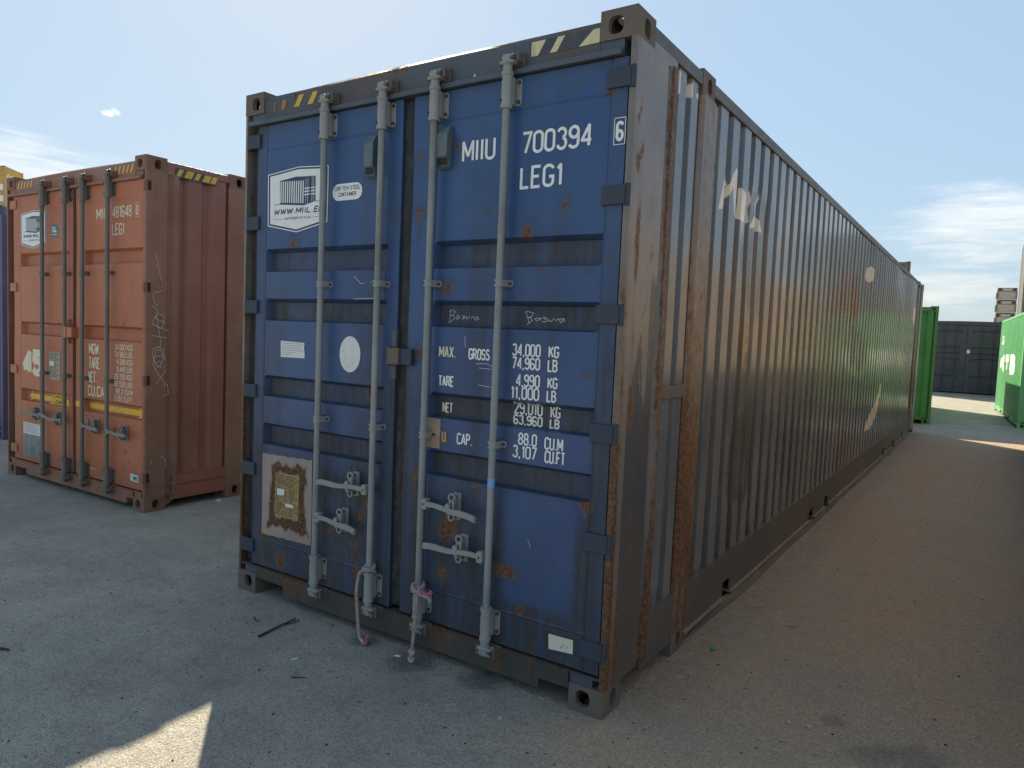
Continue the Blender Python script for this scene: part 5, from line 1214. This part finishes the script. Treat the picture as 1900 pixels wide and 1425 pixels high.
# folded racks stacked far behind the charcoal container
def rack():
    t = empty('folding_rack'); w, d, h = 1.22, 2.2, .90
    MB().box(-w, 0, 0, d, .0, .10).build('base_beam', MAT['pale_steel'], t, bevel=.01)
    MB().box(-w+.10, -.10, .04, .10, .10, .60).build('end_board', MAT['tan_board'], t)
    MB().box(-w+.02, -.02, .02, d, .62, .88).build('top_beam', MAT['rack_steel'], t, bevel=.01)
    MB().box(-w+.34, -.34, -.004, .02, .66, .84).build('name_plate', MAT['pale_steel'], t)
    for x in (-w, -.10):
        MB().box(x, x+.10, 0, .12, .10, .62).build('post', MAT['rack_steel'], t); MB().box(x, x+.10, d-.12, d, .10, .62).build('post', MAT['rack_steel'], t)
    for x in (-w+.17, -.17): MB().tube([(x, .012, .75), (x, .026, .75)], .075, 10).build('socket', MAT['dark_hole'], t)
    MB().box(-.012, -.006, .12, d-.12, .10, .62).build('side_board', MAT['rack_steel'], t)
    return t
r0 = rack(); rk = ['topmost', 'second', 'third', 'fourth', 'fifth', 'sixth', 'lowest']
for k in range(7):
    o = r0 if k == 0 else copy_tree(r0); o.location = (2.30, 60, .92*k); o.rotation_euler = (0, 0, .03)
    tag(o, 'folded steel rack with tan board, %s of the far right stack' % rk[6-k], 'rack', 'folded racks stacked at the far right')

# ------------------------------------------------------------------ ropes
def rope(name, paths, label, knots=(), red=()):
    t = empty(name, paths[0][0]); tag(t, label, 'rope'); o = Vector(paths[0][0])
    def smooth(pts, n):
        pts = [Vector(p) for p in pts]; out = []
        for i in range(len(pts)-1):
            p0, p1, p2, p3 = pts[max(i-1, 0)], pts[i], pts[i+1], pts[min(i+2, len(pts)-1)]
            for q in range(n):
                u = q/n; out.append(.5*((2*p1)+(p2-p0)*u+(2*p0-5*p1+4*p2-p3)*u*u+(3*p1-p0-3*p2+p3)*u**3))
        return out+[pts[-1]]
    for pi, path in enumerate(paths):
        c = smooth([Vector(p)-o for p in path], 12); mb = MB(); s = 0
        ph = [0]
        for a, b in zip(c, c[1:]): s += (b-a).length; ph.append(s)
        for k in range(3):
            pts = []
            for i, p in enumerate(c):
                tn = (c[min(i+1, len(c)-1)]-c[max(i-1, 0)]).normalized(); up = Vector((0, 1, 0)) if abs(tn.y) < .8 else Vector((1, 0, 0))
                a = tn.cross(up).normalized(); b = tn.cross(a); an = ph[i]/.042*2*math.pi+k*2.094
                pts.append(p+(a*math.cos(an)+b*math.sin(an))*.0052)
            mb.tube(pts, .0042, 6)
        mb.build('strand', MAT['rope_red'] if pi in red else MAT['rope'], t, smooth=True)
    for (kx, ky, kz, r) in knots:
        mb = MB(); q = Vector((kx, ky, kz))-o
        for ax in range(2):
            pts = [q+Vector((r*math.cos(a/8*math.pi), r*.8*math.sin(a/8*math.pi), r*.5*math.sin(a/4*math.pi+ax))) for a in range(17)]
            mb.tube(pts, .0062, 6)
        mb.build('knot', MAT['rope'], t, smooth=True)
    return t
def ring_at(x, z, r=.027, n=10, tilt=.01): return [(x+r*math.cos(2*math.pi*i/n), RODY+r*math.sin(2*math.pi*i/n), z+tilt*math.sin(2*math.pi*i/n)) for i in range(n+1)]
rope('rope', [[(-1.330, -.065, .366), (-1.352, -.072, .345), (-1.362, -.075, .300), (-1.367, -.075, .235), (-1.358, -.075, .150), (-1.345, -.078, .075), (-1.325, -.085, .022), (-1.295, -.090, .012), (-1.272, -.085, .020)], ring_at(-1.312, .378), ring_at(-1.312, .366, .028, 10, -.012), [(-1.295, -.090, .012), (-1.270, -.10, .018), (-1.262, -.095, .045), (-1.255, -.09, .052)]],
     'pinkish rope hanging in a long loop from the second lock rod to the ground', knots=((-1.285, -.09, .016, .016),), red=(3,))
rope('rope', [[(-.962, -.078, .352), (-.952, -.085, .330), (-.955, -.088, .270), (-.962, -.09, .180), (-.964, -.092, .120), (-.967, -.095, .045), (-.968, -.095, .020)], ring_at(-.982, .362), ring_at(-.982, .352, .028, 10, .014), [(-.955, -.078, .352), (-.925, -.085, .356), (-.890, -.085, .350), (-.868, -.08, .366)], [(-.955, -.08, .348), (-.920, -.088, .340), (-.885, -.085, .335), (-.872, -.085, .315)]],
     'pale twisted rope knotted to the third lock rod, its end hanging straight down', knots=((-.958, -.082, .352, .014), (-.967, -.095, .050, .012), (-.968, -.095, .016, .013)), red=(3,))

# ------------------------------------------------------------------ litter on the ground
def chunk(name, loc, size, mat, label, cat, seed, rz=0.0):
    rnd = random.Random(seed); bm = bmesh.new(); bmesh.ops.create_icosphere(bm, subdivisions=2, radius=1.0)
    for v in bm.verts:
        k = 1+rnd.uniform(-.22, .22); v.co = Vector((v.co.x*size[0]*k, v.co.y*size[1]*k, max(v.co.z, -.6)*size[2]*k))
    me = bpy.data.meshes.new(name); bm.to_mesh(me); bm.free(); me.materials.append(mat)
    o = link(name, me, None, (loc[0], loc[1], size[2]*.55), None, rz); tag(o, label, cat); return o
def stick(pts, r, label, name='stick'):
    o0 = Vector(pts[0]); mb = MB(); n = len(pts)
    mb.tube([Vector(p)-o0 for p in pts], [r*(1-.5*i/(n-1)) for i in range(n)], 7); o = mb.build(name, MAT['wood'], None, smooth=True); o.location = o0; tag(o, label, 'stick'); return o
stick([(-1.752, -.370, .006), (-1.76, -.30, .008), (-1.775, -.20, .009), (-1.785, -.109, .010)], .0075, 'long dark stick lying left of the hanging ropes')
stick([(-1.770, -.19, .005), (-1.765, -.14, .006), (-1.768, -.10, .005)], .004, 'thin splinter beside the long dark stick')
stick([(-1.975, -.23, .004), (-1.945, -.245, .006), (-1.905, -.248, .004)], .005, 'short dark twig left of the long stick')
stick([(-1.285, -.545, .003), (-1.255, -.53, .004), (-1.228, -.508, .003)], .0032, 'thin curved wire in front of the long stick', 'wire')
stick([(-2.60, -1.235, .008), (-2.55, -1.21, .010), (-2.51, -1.19, .008)], .009, 'dark piece of bark at the left edge of the foreground', 'bark')
stick([(.95, .16, .004), (.968, .14, .005), (.982, .115, .004)], .005, 'short dark stick in the alley foreground')
def chip(x, y, rz, w, d, label, mat='chip_card', h=.008):
    mb = MB(); mb.prism([(-w/2, -d/2), (w/2*.7, -d/2*1.1), (w/2, d*.1), (w/2*.8, d/2), (-w/2*.9, d/2*.8)], lambda a, b, q: (a, b, q+.10*a*(1 if q > .001 else 0)), .001, .001+h)
    o = mb.build('wood_chip' if mat == 'chip_card' else 'paper_scrap', MAT[mat]); o.location = (x, y, 0); o.rotation_euler = (0, 0, rz); tag(o, label, 'litter'); return o
chip(.17, 1.78, .4, .060, .028, 'grey wood chip nearer to the blue container in the alley'); chip(.405, 1.596, .2, .064, .028, 'grey wood chip further out in the alley')
chip(-1.062, -.087, .2, .03, .010, 'white paper scrap by the rope ends', 'paper', .004); chip(-4.40, 1.20, .3, .05, .03, 'white paper scrap beside the brick red container', 'paper', .01)
chip(-1.42, -.42, .9, .036, .008, 'narrow white paper scrap in front of the ropes', 'paper', .003)
mb = MB(); mb.tube([(0, 0, .001), (0, 0, .014)], .0125, 14); mb.tube([(0, 0, .014), (0, 0, .017)], [.0125, .010], 14)
for k in range(14): mb.tube([(.0126*math.cos(k*.449), .0126*math.sin(k*.449), .002), (.0126*math.cos(k*.449), .0126*math.sin(k*.449), .013)], .0012, 4)
cap = mb.build('bottle_cap', MAT['green_plastic'], None, smooth=True); cap.location = (.149, .982, 0); tag(cap, 'small green bottle cap on the alley ground', 'bottle cap')
chunk('stone', (-.341, -.254), (.012, .010, .008), MAT['stone'], 'pale stone in front of the near bottom corner of the blue container', 'stone', 1)
chunk('stone', (.638, .476), (.013, .010, .008), MAT['stone'], 'left one of two pale stones side by side in the alley', 'stone', 2)
chunk('stone', (.716, .495), (.013, .011, .009), MAT['stone'], 'right one of two pale stones side by side in the alley', 'stone', 3)

def gravel(name, mat, n, seed, smin, smax, label):
    rnd = random.Random(seed); mb = MB()
    for _ in range(n):
        if rnd.random() < .6: x, y = rnd.uniform(-3.6, 1.3), rnd.uniform(-1.6, .9)
        else: x, y = rnd.uniform(-4.4, 1.75), rnd.uniform(-1.0, 9)
        if -2.42 < x < -.02 and y > .02: continue
        s = smin+(smax-smin)*rnd.random()**3; a = rnd.uniform(0, 6.3)
        vs = []
        for k in range(5):
            t = a+k*1.257; q = s*rnd.uniform(.7, 1.15); vs.append((x+q*math.cos(t), y+q*.75*math.sin(t), 0.0))
        for k in range(5):
            t = a+.3+k*1.257; q = s*rnd.uniform(.45, .75); vs.append((x+q*math.cos(t), y+q*.75*math.sin(t), s*rnd.uniform(.5, .9)))
        mb.add(vs, [(k, (k+1) % 5, 5+(k+1) % 5, 5+k) for k in range(5)]+[(5, 6, 7, 8, 9)])
    o = mb.build(name, mat, None, fix=False); tag(o, label, 'gravel', None, 'stuff')
gravel('gravel', MAT['stone'], 2600, 11, .0012, .0065, 'tiny pale grit scattered over the concrete')
gravel('gravel', MAT['dark_stone'], 800, 12, .0012, .0075, 'tiny dark grit scattered over the concrete')
